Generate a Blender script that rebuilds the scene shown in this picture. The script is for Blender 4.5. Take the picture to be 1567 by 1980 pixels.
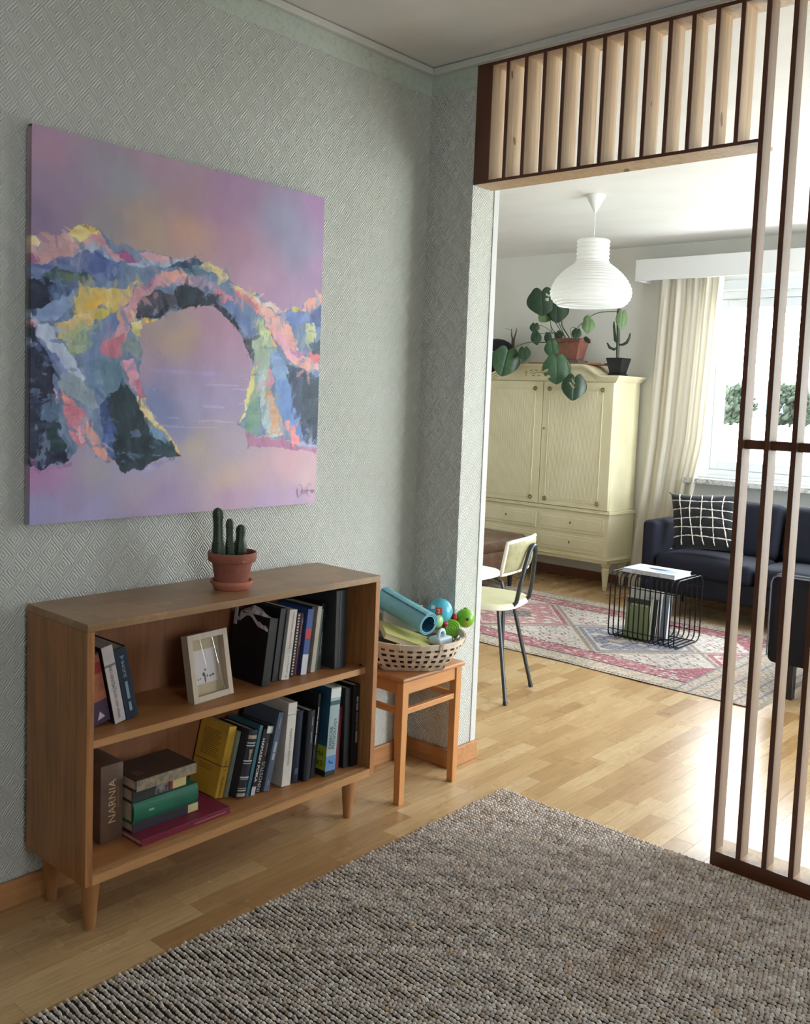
import bpy, bmesh, math, random
import numpy as np
from mathutils import Matrix, Vector, Euler, noise as mnoise

random.seed(7)
RNG = np.random.default_rng(11)
scene = bpy.context.scene
COL = scene.collection
for _o in list(bpy.data.objects):
    bpy.data.objects.remove(_o, do_unlink=True)

# ------------------------------------------------------------------ camera
RIGHT = Vector((0.74877412, 0.66172182, 0.03823021))
UP = Vector((-0.08276107, 0.03611079, 0.99591496))
FWD = Vector((-0.65763814, 0.74887932, -0.08180363))
CAM = Vector((2.3476, 0.0, 1.3844))
FPX, CXP, CYP = 1825.57, 783.6, 920.6
cd = bpy.data.cameras.new('camera')
cam = bpy.data.objects.new('camera', cd)
COL.objects.link(cam)
cd.sensor_fit = 'HORIZONTAL'
cd.sensor_width = 36.0
cd.lens = FPX * 36.0 / 1567.0
cd.shift_x = -(CXP - 783.5) / 1567.0
cd.shift_y = -(990.0 - CYP) / 1567.0
cd.clip_end = 2000
mw = Matrix.Identity(4)
for i in range(3):
    mw[i][0] = RIGHT[i]; mw[i][1] = UP[i]; mw[i][2] = -FWD[i]; mw[i][3] = CAM[i]
cam.matrix_world = mw
scene.camera = cam

def to_pixel(p):
    d = Vector(p) - CAM
    z = d.dot(FWD)
    if z < 0.05:
        return None
    return (CXP + FPX * d.dot(RIGHT) / z, CYP - FPX * d.dot(UP) / z, z)

# ------------------------------------------------------------------ light
SKY = (0.90, 0.96, 1.03)
SKY_STRENGTH = 16.0
world = bpy.data.worlds.new('world')
scene.world = world
world.use_nodes = True
bgn = world.node_tree.nodes['Background']
bgn.inputs[0].default_value = (*SKY, 1)
bgn.inputs[1].default_value = SKY_STRENGTH
scene.view_settings.view_transform = 'Standard'
scene.view_settings.look = 'None'
scene.view_settings.gamma = 1.0
scene.view_settings.use_curve_mapping = False
scene.view_settings.exposure = 0.25
scene.cycles.max_bounces = 10
scene.cycles.diffuse_bounces = 6
scene.cycles.transparent_max_bounces = 12
scene.cycles.sample_clamp_indirect = 6.0

def portal(name, loc, rot, sx, sy):
    """sky portal in a window opening: only steers the sampling of the sky, adds no light"""
    ld = bpy.data.lights.new(name, 'AREA')
    ld.shape = 'RECTANGLE'; ld.size = sx; ld.size_y = sy
    ld.cycles.is_portal = True
    o = bpy.data.objects.new(name, ld)
    o.location = loc; o.rotation_euler = rot
    COL.objects.link(o)
    return o

# room numbers (metres)
H = 2.60                 # ceiling
D = 2.741                # room side of the slat screen
DT = 0.155               # thickness of the dividing wall
B = 6.612                # far wall
XL, XR = -3.4, 3.3       # far room extents
YF = -1.7                # wall behind the camera
WX0, WX1, WZ0, WZ1 = -0.60, 1.80, 0.90, 2.24     # window in the far wall
RY0, RY1, RZ0, RZ1 = 3.75, 6.40, 0.20, 2.25      # glazed opening in the far room's side wall
NY0, NY1, NZ0, NZ1 = 0.42, 1.26, 1.05, 1.88         # unseen window added in the near room's side wall for fill light
portal('portal_far', ((WX0 + WX1) / 2, B + 0.02, (WZ0 + WZ1) / 2), (-math.pi / 2, 0, 0), WX1 - WX0, WZ1 - WZ0)
portal('portal_side', (XR + 0.02, (RY0 + RY1) / 2, (RZ0 + RZ1) / 2), (0, math.pi / 2, 0), RZ1 - RZ0, RY1 - RY0)

portal('portal_fill', (XR + 0.02, (NY0 + NY1) / 2, (NZ0 + NZ1) / 2), (0, math.pi / 2, 0), NZ1 - NZ0, NY1 - NY0)

# ------------------------------------------------------------------ helpers
def lin(c):
    c = c / 255.0
    return c / 12.92 if c <= 0.04045 else ((c + 0.055) / 1.055) ** 2.4
def S(r, g, b):
    return (lin(r), lin(g), lin(b), 1.0)

MATS = {}
def mat(name, col, rough=0.55, metal=0.0, spec=0.5, coat=0.0, sheen=0.0, build=None):
    if name in MATS:
        return MATS[name]
    m = bpy.data.materials.new(name)
    m.use_nodes = True
    nt = m.node_tree
    p = nt.nodes['Principled BSDF']
    p.inputs['Base Color'].default_value = col
    p.inputs['Roughness'].default_value = rough
    p.inputs['Metallic'].default_value = metal
    p.inputs['Specular IOR Level'].default_value = spec
    p.inputs['Coat Weight'].default_value = coat
    p.inputs['Sheen Weight'].default_value = sheen
    m.diffuse_color = col
    if build:
        build(NT(nt, p))
    MATS[name] = m
    return m

class NT:
    """small node wiring helper"""
    def __init__(s, nt, p):
        s.nt, s.p = nt, p
    def n(s, t, **kw):
        nd = s.nt.nodes.new(t)
        for k, v in kw.items():
            setattr(nd, k, v)
        return nd
    def put(s, sock, v):
        if v is None:
            return
        if isinstance(v, (int, float, tuple)):
            sock.default_value = v
        else:
            s.nt.links.new(v, sock)
    def m(s, op, a, b=None, c=None):
        nd = s.n('ShaderNodeMath', operation=op)
        for i, v in enumerate((a, b, c)):
            s.put(nd.inputs[i], v)
        return nd.outputs[0]
    def vm(s, op, a, b=None):
        nd = s.n('ShaderNodeVectorMath', operation=op)
        s.put(nd.inputs[0], a); s.put(nd.inputs[1], b)
        return nd.outputs[0]
    def pos(s):
        return s.n('ShaderNodeNewGeometry').outputs['Position']
    def obj(s):
        return s.n('ShaderNodeTexCoord').outputs['Object']
    def sep(s, v):
        nd = s.n('ShaderNodeSeparateXYZ'); s.put(nd.inputs[0], v)
        return nd.outputs
    def comb(s, x, y, z):
        nd = s.n('ShaderNodeCombineXYZ')
        s.put(nd.inputs[0], x); s.put(nd.inputs[1], y); s.put(nd.inputs[2], z)
        return nd.outputs[0]
    def noise(s, vec, scale, detail=4.0, rough=0.55, dist=0.0):
        nd = s.n('ShaderNodeTexNoise')
        s.put(nd.inputs['Vector'], vec)
        nd.inputs['Scale'].default_value = scale
        nd.inputs['Detail'].default_value = detail
        nd.inputs['Roughness'].default_value = rough
        nd.inputs['Distortion'].default_value = dist
        return nd.outputs['Fac']
    def ramp(s, fac, stops):
        nd = s.n('ShaderNodeValToRGB')
        e = nd.color_ramp.elements
        while len(e) < len(stops):
            e.new(0.5)
        for el, (pp, c) in zip(e, stops):
            el.position = pp; el.color = c
        s.put(nd.inputs[0], fac)
        return nd.outputs[0]
    def mix(s, fac, a, b, mode='MIX'):
        nd = s.n('ShaderNodeMix', data_type='RGBA', blend_type=mode)
        s.put(nd.inputs[0], fac); s.put(nd.inputs[6], a); s.put(nd.inputs[7], b)
        return nd.outputs[2]
    def bump(s, h, strength=0.3, dist=0.002):
        nd = s.n('ShaderNodeBump')
        nd.inputs['Strength'].default_value = strength
        nd.inputs['Distance'].default_value = dist
        s.put(nd.inputs['Height'], h)
        s.put(s.p.inputs['Normal'], nd.outputs[0])
    def base(s, c):
        s.put(s.p.inputs['Base Color'], c)
    def rough(s, r):
        s.put(s.p.inputs['Roughness'], r)

def scalecol(c, k):
    return (c[0] * k, c[1] * k, c[2] * k, 1)

def wood(name, col, axis='z', var=0.25, rough=0.45, scale=1.0, knots=False, coat=0.0, worn=False):
    """grain along the given world/object axis"""
    def b(t):
        v = t.pos()
        x, y, z = t.sep(v)
        st = {'x': (2.2, 38, 38), 'y': (38, 2.2, 38), 'z': (38, 38, 2.2)}[axis]
        vec = t.vm('MULTIPLY', v, tuple(q * scale for q in st))
        f = t.noise(vec, 1.0, 5, 0.6, 1.2)
        vec2 = t.vm('MULTIPLY', v, tuple(q * scale * 3.1 for q in st))
        f2 = t.noise(vec2, 1.0, 3, 0.7)
        ff = t.m('ADD', t.m('MULTIPLY', f, 0.7), t.m('MULTIPLY', f2, 0.3))
        c = t.ramp(ff, [(0.30, scalecol(col, 1 - var * 1.5)), (0.52, col), (0.72, scalecol(col, 1 + var))])
        if knots:
            k = t.noise(t.vm('MULTIPLY', v, (14, 14, 6)), 1.0, 1, 0.4)
            c = t.mix(t.m('GREATER_THAN', k, 0.70), c, scalecol(col, 0.45))
        if worn:
            wn = t.noise(v, 7.0, 6, 0.65)
            c = t.mix(t.m('MULTIPLY', t.m('GREATER_THAN', wn, 0.5), 0.30), c, scalecol(col, 0.55))
        t.base(c)
        t.bump(ff, 0.12, 0.001)
        t.rough(t.m('ADD', t.m('MULTIPLY', f, 0.2), rough - 0.1))
    return mat(name, col, rough, coat=coat, build=b)

def fabric(name, col, scale=900.0, var=0.2, rough=0.9, sheen=0.2):
    def b(t):
        v = t.obj()
        f = t.noise(v, scale, 2, 0.5)
        f2 = t.noise(v, 9.0, 3, 0.5)
        ff = t.m('ADD', t.m('MULTIPLY', f, 0.6), t.m('MULTIPLY', f2, 0.4))
        t.base(t.ramp(ff, [(0.3, scalecol(col, 1 - var)), (0.7, scalecol(col, 1 + var))]))
        t.bump(f, 0.25, 0.001)
    return mat(name, col, rough, sheen=sheen, build=b)

def mottled(name, col, col2, scale=20.0, rough=0.5, bump=0.1, coat=0.0, spec=0.5):
    def b(t):
        v = t.obj()
        f = t.noise(v, scale, 5, 0.6)
        t.base(t.ramp(f, [(0.35, col), (0.65, col2)]))
        if bump:
            t.bump(f, bump, 0.001)
    return mat(name, col, rough, coat=coat, spec=spec, build=b)

# ---- mesh building
class MB:
    def __init__(s):
        s.v = []; s.f = []
    def add(s, vs, fs, M=None):
        k = len(s.v)
        if M is not None:
            vs = [tuple(M @ Vector(q)) for q in vs]
        s.v += [tuple(q) for q in vs]
        s.f += [tuple(i + k for i in f) for f in fs]
        return s
    def box(s, x0, x1, y0, y1, z0, z1, M=None):
        vs = [(x0, y0, z0), (x1, y0, z0), (x1, y1, z0), (x0, y1, z0), (x0, y0, z1), (x1, y0, z1), (x1, y1, z1), (x0, y1, z1)]
        fs = [(0, 3, 2, 1), (4, 5, 6, 7), (0, 1, 5, 4), (1, 2, 6, 5), (2, 3, 7, 6), (3, 0, 4, 7)]
        return s.add(vs, fs, M)
    def tube(s, pts, r, n=8, caps=True, closed=False, M=None):
        pts = [Vector(p) for p in pts]
        L = len(pts)
        rs = r if isinstance(r, (list, tuple)) else [r] * L
        vs = []; fs = []
        up = None
        for i, p in enumerate(pts):
            if closed:
                t = (pts[(i + 1) % L] - pts[i - 1]).normalized()
            else:
                t = (pts[min(i + 1, L - 1)] - pts[max(i - 1, 0)]).normalized()
            if up is None:
                a = Vector((0, 0, 1)) if abs(t.z) < 0.9 else Vector((1, 0, 0))
                u = t.cross(a).normalized()
            else:
                u = (up - t * up.dot(t)).normalized()
            up = u
            w = t.cross(u)
            for k in range(n):
                an = 2 * math.pi * k / n
                vs.append(p + (u * math.cos(an) + w * math.sin(an)) * rs[i])
        seg = L if closed else L - 1
        for i in range(seg):
            j = (i + 1) % L
            for k in range(n):
                k2 = (k + 1) % n
                fs.append((i * n + k, i * n + k2, j * n + k2, j * n + k))
        if caps and not closed:
            fs.append(tuple(range(n - 1, -1, -1)))
            fs.append(tuple(range((L - 1) * n, L * n)))
        return s.add(vs, fs, M)
    def lathe(s, prof, n=32, M=None, cap0=False, cap1=False):
        vs = []; fs = []
        for (r, z) in prof:
            for k in range(n):
                a = 2 * math.pi * k / n
                vs.append((r * math.cos(a), r * math.sin(a), z))
        for i in range(len(prof) - 1):
            for k in range(n):
                k2 = (k + 1) % n
                fs.append((i * n + k, i * n + k2, (i + 1) * n + k2, (i + 1) * n + k))
        if cap0:
            fs.append(tuple(range(n - 1, -1, -1)))
        if cap1:
            fs.append(tuple(range((len(prof) - 1) * n, len(prof) * n)))
        return s.add(vs, fs, M)
    def prism(s, poly, z0, z1, M=None):
        n = len(poly)
        vs = [(p[0], p[1], z0) for p in poly] + [(p[0], p[1], z1) for p in poly]
        fs = [tuple(range(n - 1, -1, -1)), tuple(range(n, 2 * n))]
        fs += [(i, (i + 1) % n, n + (i + 1) % n, n + i) for i in range(n)]
        return s.add(vs, fs, M)
    def sphere(s, c, r, nu=20, nv=12, sx=1, sy=1, sz=1, M=None):
        prof = []
        vs = []; fs = []
        for i in range(nv + 1):
            ph = math.pi * i / nv
            for k in range(nu):
                a = 2 * math.pi * k / nu
                vs.append((c[0] + r * sx * math.sin(ph) * math.cos(a), c[1] + r * sy * math.sin(ph) * math.sin(a), c[2] - r * sz * math.cos(ph)))
        for i in range(nv):
            for k in range(nu):
                k2 = (k + 1) % nu
                fs.append((i * nu + k, i * nu + k2, (i + 1) * nu + k2, (i + 1) * nu + k))
        return s.add(vs, fs, M)
    def rbox(s, x0, x1, y0, y1, z0, z1, r=0.02, seg=3, puff=0.0, M=None):
        """box with rounded edges, optionally bulging"""
        bm = bmesh.new()
        bmesh.ops.create_cube(bm, size=1.0)
        dx, dy, dz = x1 - x0, y1 - y0, z1 - z0
        for v in bm.verts:
            v.co = Vector((v.co.x * dx, v.co.y * dy, v.co.z * dz))
        bmesh.ops.bevel(bm, geom=bm.edges[:], offset=r, segments=seg, affect='EDGES', profile=0.5)
        if puff:
            bmesh.ops.subdivide_edges(bm, edges=[e for e in bm.edges if e.calc_length() > 3 * r], cuts=5, use_grid_fill=True)
            for v in bm.verts:
                a, b, c = v.co.x / (dx / 2), v.co.y / (dy / 2), v.co.z / (dz / 2)
                k = (1 - a * a) * (1 - b * b)
                v.co.z += puff * k * (1 if c > 0 else -1) if abs(c) > .5 else 0
        bm.verts.ensure_lookup_table()
        cx, cy, cz = (x0 + x1) / 2, (y0 + y1) / 2, (z0 + z1) / 2
        vs = [(v.co.x + cx, v.co.y + cy, v.co.z + cz) for v in bm.verts]
        ix = {v: i for i, v in enumerate(bm.verts)}
        fs = [tuple(ix[v] for v in f.verts) for f in bm.faces]
        bm.free()
        return s.add(vs, fs, M)
    def out(s, name, m, parent=None, smooth=False, bevel=0.0, seg=2, solid=0.0, world=False, angle=35):
        me = bpy.data.meshes.new(name)
        me.from_pydata(s.v, [], s.f)
        me.update()
        return link(name, me, m, parent, smooth, bevel, seg, solid, world, angle)

def link(name, me, m, parent=None, smooth=False, bevel=0.0, seg=2, solid=0.0, world=False, angle=35):
    o = bpy.data.objects.new(name, me)
    if m is not None and not me.materials:
        me.materials.append(m)
    COL.objects.link(o)
    if smooth:
        if smooth == 'all':
            me.polygons.foreach_set('use_smooth', [True] * len(me.polygons))
        else:
            me.set_sharp_from_angle(angle=math.radians(angle))
            me.polygons.foreach_set('use_smooth', [True] * len(me.polygons))
    if parent is not None:
        o.parent = parent
        if world:
            o.matrix_parent_inverse = world_of(parent).inverted()
    if bevel:
        md = o.modifiers.new('bevel', 'BEVEL')
        md.width = bevel; md.segments = seg; md.limit_method = 'ANGLE'; md.angle_limit = math.radians(40)
    if solid:
        md = o.modifiers.new('solid', 'SOLIDIFY'); md.thickness = abs(solid); md.offset = 0
    return o

def world_of(o):
    M = o.matrix_basis.copy()
    if o.parent is not None:
        M = world_of(o.parent) @ o.matrix_parent_inverse @ M
    return M

def thing(name, label, cat, loc=(0, 0, 0), rotz=0.0, group=None, rot=None):
    o = bpy.data.objects.new(name, None)
    o.empty_display_size = 0.1
    o.location = loc
    o.rotation_euler = rot if rot else (0, 0, rotz)
    o['label'] = label; o['category'] = cat
    if group:
        o['group'] = group
    COL.objects.link(o)
    return o

def tag(o, label, cat, group=None):
    o['label'] = label; o['category'] = cat
    if group:
        o['group'] = group
    return o

def struct(o):
    o['kind'] = 'structure'
    return o

def dup(root):
    r = root.copy(); COL.objects.link(r)
    for ch in list(root.children):
        c = ch.copy(); COL.objects.link(c); c.parent = r
        for g in ch.children:
            d = g.copy(); COL.objects.link(d); d.parent = c
    return r

def fastmesh(name, V, F):
    """numpy quads/tris -> mesh. V (n,3), F (m,k)"""
    V = np.asarray(V, np.float32); F = np.asarray(F, np.int32)
    me = bpy.data.meshes.new(name)
    me.vertices.add(len(V)); me.vertices.foreach_set('co', V.ravel())
    k = F.shape[1]
    me.loops.add(F.size); me.loops.foreach_set('vertex_index', F.ravel())
    me.polygons.add(len(F))
    me.polygons.foreach_set('loop_start', np.arange(0, F.size, k, dtype=np.int32))
    me.update(calc_edges=True)
    return me

def vcol(me, C, name='paint'):
    a = me.color_attributes.new(name, 'FLOAT_COLOR', 'POINT')
    C = np.asarray(C, np.float32)
    if C.shape[1] == 3:
        C = np.hstack([C, np.ones((len(C), 1), np.float32)])
    a.data.foreach_set('color', C.ravel())

def vmat(name, rough=0.6, bump=0.0, bscale=60.0, spec=0.4, attr='paint', bstretch=(1, 1, 1)):
    def b(t):
        a = t.n('ShaderNodeVertexColor'); a.layer_name = attr
        t.base(a.outputs[0])
        if bump:
            t.bump(t.noise(t.vm('MULTIPLY', t.obj(), bstretch), bscale, 5, 0.65), bump, 0.002)
    return mat(name, (0.5, 0.5, 0.5, 1), rough, spec=spec, build=b)

def text_mesh(s):
    cu = bpy.data.curves.new('t', 'FONT')
    cu.body = s; cu.size = 1.0; cu.align_x = 'CENTER'; cu.align_y = 'CENTER'
    cu.resolution_u = 3
    o = bpy.data.objects.new('t', cu)
    me = bpy.data.meshes.new_from_object(o)
    bpy.data.objects.remove(o); bpy.data.curves.remove(cu)
    return me

def lettering(s, length, height, origin, right, up, m, parent, name='lettering', bold=0.0):
    """flat print: centred on origin, reading along 'right', letters' tops along 'up'"""
    me = text_mesh(s)
    co = np.empty(len(me.vertices) * 3, np.float32); me.vertices.foreach_get('co', co)
    co = co.reshape(-1, 3)
    lo, hi = co.min(0), co.max(0)
    w, h = hi[0] - lo[0], hi[1] - lo[1]
    c = (lo + hi) / 2
    R, U = np.array(right, float), np.array(up, float)
    P = np.array(origin, float) + ((co[:, :1] - c[0]) / w * length) * R + ((co[:, 1:2] - c[1]) / h * height) * U
    me.vertices.foreach_set('co', P.astype(np.float32).ravel()); me.update()
    return link(name, me, m, parent)

def S2(c):
    return np.array([lin(q) for q in c])

# ================================================================== SETTING
def _wallpaper(t):
    v = t.pos(); x, y, z = t.sep(v)
    u = t.m('DIVIDE', t.m('ADD', x, y), 0.066)
    w = t.m('DIVIDE', z, 0.082)
    a = t.m('ADD', u, w); b = t.m('SUBTRACT', u, w)
    fa = t.m('ABSOLUTE', t.m('SUBTRACT', t.m('FRACT', a), 0.5))
    fb = t.m('ABSOLUTE', t.m('SUBTRACT', t.m('FRACT', b), 0.5))
    mx = t.m('MAXIMUM', fa, fb)
    wob = t.m('MULTIPLY', t.noise(v, 25, 2), 0.04)
    st = t.m('SINE', t.m('MULTIPLY', t.m('ADD', mx, wob), 2 * math.pi * 7.0))
    fine = t.noise(v, 160, 3)
    h = t.m('ADD', st, t.m('MULTIPLY', fine, 0.5))
    t.bump(h, 0.8, 0.0024)
    big = t.noise(v, 1.6, 2)
    t.base(t.ramp(big, [(0.3, S(206, 207, 199)), (0.7, S(214, 215, 208))]))
M_PAPER = mat('embossed_wallpaper', S(210, 211, 204), 0.62, spec=0.35, build=_wallpaper)
M_PLAIN = mottled('plain_white_wall', S(218, 218, 211), S(224, 224, 218), 3.0, 0.75, 0.0)
def _ceil(t):
    v = t.pos()
    f = t.noise(t.vm('MULTIPLY', v, (1.0, 2.0, 1.0)), 2.2, 4)
    t.base(t.ramp(f, [(0.3, S(214, 211, 205)), (0.7, S(222, 220, 215))]))
M_CEIL = mat('ceiling_paint', S(218, 215, 210), 0.6, build=_ceil)
M_CROWN = mat('crown_paint', S(206, 205, 198), 0.5)
M_WHITE = mat('white_gloss_paint', S(222, 223, 222), 0.4)
M_JAMB = mat('jamb_strip', S(196, 196, 194), 0.5)
def _border(t):
    v = t.pos()
    f = t.noise(v, 42, 5, 0.7, 1.5)
    t.base(t.ramp(f, [(0.35, S(168, 182, 170)), (0.5, S(188, 198, 186)), (0.66, S(196, 200, 186))]))
M_BORDER = mat('border_paper', S(186, 196, 184), 0.6, build=_border)
M_SKIRT = wood('skirting_wood', S(176, 124, 78), 'y', 0.2, 0.45)
M_SKIRT_X = wood('skirting_wood_x', S(176, 124, 78), 'x', 0.2, 0.45)

# walls
def wallbox(name, m, *boxes):
    mb = MB()
    for b in boxes:
        mb.box(*b)
    return struct(mb.out(name, m))
wallbox('wall_left', M_PAPER, (-0.14, 0.0, YF, D, 0, H))
wd = wallbox('wall_divider', M_PAPER, (XL, 0.212, D, D + DT, 0, H))
wall_back = wallbox('wall_back', M_PLAIN,
        (XL, WX0, B, B + 0.22, 0, H), (WX1, XR, B, B + 0.22, 0, H), (WX0, WX1, B, B + 0.22, 0, WZ0), (WX0, WX1, B, B + 0.22, WZ1, H))
wallbox('wall_right', M_PLAIN,
        (XR, XR + 0.2, YF, NY0, 0, H), (XR, XR + 0.2, NY0, NY1, 0, NZ0), (XR, XR + 0.2, NY0, NY1, NZ1, H), (XR, XR + 0.2, NY1, RY0, 0, H),
        (XR, XR + 0.2, RY1, B + 0.22, 0, H), (XR, XR + 0.2, RY0, RY1, 0, RZ0), (XR, XR + 0.2, RY0, RY1, RZ1, H))
wallbox('wall_far_left', M_PLAIN, (XL - 0.2, XL, D, B + 0.22, 0, H))
wallbox('wall_front', M_PAPER, (-0.14, XR + 0.2, YF - 0.2, YF, 0, H))
struct(MB().box(XL - 0.2, XR + 0.2, YF - 0.2, B + 0.22, H, H + 0.15).out('ceiling', M_CEIL))

# crown strips, wallpaper border, skirting
n_trim = 0
def trim(m, *boxes, bevel=0.0, name=None):
    global n_trim
    mb = MB()
    for b in boxes:
        mb.box(*b)
    if name is None:
        n_trim += 1
        name = 'trim_%d' % n_trim
    return struct(mb.out(name, m, bevel=bevel))
trim(M_CROWN, (0, 0.022, YF, D, 2.574, 2.597), bevel=0.003)
trim(M_CROWN, (0.022, XR, D - 0.022, D, 2.574, 2.597), bevel=0.003)
trim(M_BORDER, (0, 0.0015, YF, D, 2.502, 2.574))
trim(M_BORDER, (0.0015, 0.212, D - 0.0015, D, 2.502, 2.574))
trim(M_JAMB, (0.205, 0.216, D + 0.128, D + DT + 0.004, 0.07, H), bevel=0.002)
trim(M_JAMB, (0.19, 0.214, D + DT, D + DT + 0.006, 0.07, H), bevel=0.002)
trim(M_SKIRT, (0, 0.014, YF, D, 0, 0.072), bevel=0.003, name='baseboard_left')
trim(M_SKIRT_X, (0.014, 0.226, D - 0.014, D, 0, 0.072), (0.212, 0.226, D, D + DT + 0.01, 0, 0.072), bevel=0.003, name='baseboard_divider')
trim(mat('dark_skirting', S(120, 74, 48), 0.4), (XL, XR, B - 0.014, B, 0, 0.07), bevel=0.003, name='baseboard_back')
# switch plate edge on the far side of the dividing wall
sw = MB().box(0.12, 0.20, D + DT + 0.006, D + DT + 0.018, 1.86, 1.95).out('wall_switch', M_WHITE, bevel=0.002)
tag(sw, 'small white switch plate on the back of the dividing wall', 'switch')

# ---- parquet floor
def _floor(t):
    isl = t.n('ShaderNodeNewGeometry').outputs['Random Per Island']
    orr = t.n('ShaderNodeObjectInfo').outputs['Random']
    rnd = t.m('FRACT', t.m('ADD', t.m('MULTIPLY', isl, 7.31), t.m('MULTIPLY', orr, 3.77)))
    rnd2 = t.m('FRACT', t.m('MULTIPLY', rnd, 17.3))
    v = t.pos()
    off = t.comb(t.m('MULTIPLY', rnd, 9.0), t.m('MULTIPLY', rnd2, 23.0), 0.0)
    vv = t.vm('ADD', v, off)
    g = t.noise(t.vm('MULTIPLY', vv, (70, 3.2, 1)), 1.0, 5, 0.62, 1.6)
    g2 = t.noise(t.vm('MULTIPLY', vv, (260, 9, 1)), 1.0, 3, 0.6)
    gg = t.m('ADD', t.m('MULTIPLY', g, 0.65), t.m('MULTIPLY', g2, 0.35))
    c1 = t.ramp(rnd, [(0.0, S(168, 132, 90)), (0.3, S(188, 154, 108)), (0.7, S(200, 168, 122)), (1.0, S(210, 182, 138))])
    c = t.mix(t.m('SUBTRACT', 1.0, t.m('SMOOTH_MAX', gg, 0.2, 0.1)), c1, S(120, 78, 42), 'MIX')
    nd = c.node
    fac = t.m('MULTIPLY', t.m('SUBTRACT', 0.62, gg), 1.6)
    t.put(nd.inputs[0], fac); nd.clamp_factor = True
    t.base(c)
    dirt = t.noise(v, 3.0, 4)
    t.rough(t.m('ADD', t.m('MULTIPLY', dirt, 0.16), 0.20))
    t.bump(gg, 0.04, 0.0008)
M_FLOOR = mat('oak_parquet', S(186, 140, 86), 0.3, spec=0.5, build=_floor)
sub = struct(MB().box(XL - 0.2, XR + 0.2, YF - 0.2, B + 0.22, -0.12, -0.013).out('floor', mat('floor_joint', S(70, 46, 26), 0.7)))
SW = 0.069
staves = []
rs = random.Random(5)
ix = 0
x = XL
while x < XR:
    y = YF - rs.random() * 0.4
    while y < B:
        ln = rs.choice((0.22, 0.28, 0.34, 0.42, 0.50, 0.58)) * (0.9 + 0.2 * rs.random())
        y0, y1 = max(y, YF), min(y + ln, B)
        in_near_wall = x < -0.14 and y1 < D
        if y1 - y0 > 0.02 and not in_near_wall:
            staves.append((x, min(x + SW, XR), y0, y1))
        y += ln
    x += SW
def stave_score(s):
    cx, cy = (s[0] + s[1]) / 2, (s[2] + s[3]) / 2
    q = to_pixel((cx, cy, 0))
    if q is None or not (-40 < q[0] < 1607 and -40 < q[1] < 2020):
        return 0
    if cx > 0.50 and cy < 2.70: return 0                      # under the woven rug
    if cx < 0.74 and 4.36 < cy < 5.85 and cx > -2.1: return 0  # under the patterned rug
    if cx < 0.20 and cy < 2.90: return 0
    if cx < 0.1 and cy < 3.1: return 0
    return (s[3] - s[2]) / q[2] ** 2
order = sorted(range(len(staves)), key=lambda i: -stave_score(staves[i]))
top = set(order[:298])
base = MB().box(-0.5, 0.5, -0.5, 0.5, -0.012, 0.0)
sme = bpy.data.meshes.new('parquet_stave'); sme.from_pydata(base.v, [], base.f); sme.materials.append(M_FLOOR)
rest = MB()
GAP = 0.0006
for i, (x0, x1, y0, y1) in enumerate(staves):
    if i in top:
        o = bpy.data.objects.new('parquet_stave', sme)
        o.location = ((x0 + x1) / 2, (y0 + y1) / 2, 0)
        o.scale = (x1 - x0 - GAP, y1 - y0 - GAP, 1)
        o.parent = sub
        COL.objects.link(o)
    else:
        rest.box(x0 + GAP / 2, x1 - GAP / 2, y0 + GAP / 2, y1 - GAP / 2, -0.012, 0.0)
ro = rest.out('parquet_field', M_FLOOR, sub)
ro['kind'] = 'stuff'

# ---- windows
def glass_mat():
    m = bpy.data.materials.new('window_glass'); m.use_nodes = True
    nt = m.node_tree
    for n in list(nt.nodes):
        nt.nodes.remove(n)
    out = nt.nodes.new('ShaderNodeOutputMaterial')
    tr = nt.nodes.new('ShaderNodeBsdfTransparent'); tr.inputs[0].default_value = (0.97, 0.985, 0.98, 1)
    gl = nt.nodes.new('ShaderNodeBsdfGlossy'); gl.inputs['Roughness'].default_value = 0.02
    mx = nt.nodes.new('ShaderNodeMixShader'); mx.inputs[0].default_value = 0.05
    nt.links.new(tr.outputs[0], mx.inputs[1]); nt.links.new(gl.outputs[0], mx.inputs[2]); nt.links.new(mx.outputs[0], out.inputs[0])
    return m
M_GLASS = glass_mat()
M_WIN = mat('window_paint', S(216, 220, 222), 0.4)

def window_y(name, x0, x1, z0, z1, y, inward, splits):
    """window whose plane faces +-y; inward = direction into the room (+1/-1)"""
    w = thing(name, 'x', 'window', ((x0 + x1) / 2, y, z0))
    for k in ('label', 'category'):
        del w[k]
    struct(w)
    d0, d1 = (y + 0.05, y + 0.13) if inward < 0 else (y - 0.13, y - 0.05)
    f = MB()
    T = 0.055
    f.box(x0, x0 + T, d0, d1, z0, z1); f.box(x1 - T, x1, d0, d1, z0, z1)
    f.box(x0 + T, x1 - T, d0, d1, z0, z0 + T); f.box(x0 + T, x1 - T, d0, d1, z1 - T, z1)
    f.out('window_frame', M_WIN, w, bevel=0.003, world=True)
    xs = [x0 + T] + splits + [x1 - T]
    for a, b in zip(xs[:-1], xs[1:]):
        s = MB(); t = 0.062
        e0, e1 = d0 + 0.012, d1 - 0.012
        aa, bb, c0, c1 = a + 0.002, b - 0.002, z0 + T + 0.002, z1 - T - 0.002
        s.box(aa, aa + t, e0, e1, c0, c1); s.box(bb - t, bb, e0, e1, c0, c1)
        s.box(aa + t, bb - t, e0, e1, c0, c0 + t); s.box(aa + t, bb - t, e0, e1, c1 - t, c1)
        so = s.out('sash', M_WIN, w, bevel=0.003, world=True)
        ym = (d0 + d1) / 2
        MB().box(aa + t, bb - t, ym - 0.002, ym + 0.002, c0 + t, c1 - t).out('pane', M_GLASS, so, world=True)
    return w
w1 = window_y('window_1', WX0, WX1, WZ0, WZ1, B, -1, [0.72])
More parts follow.
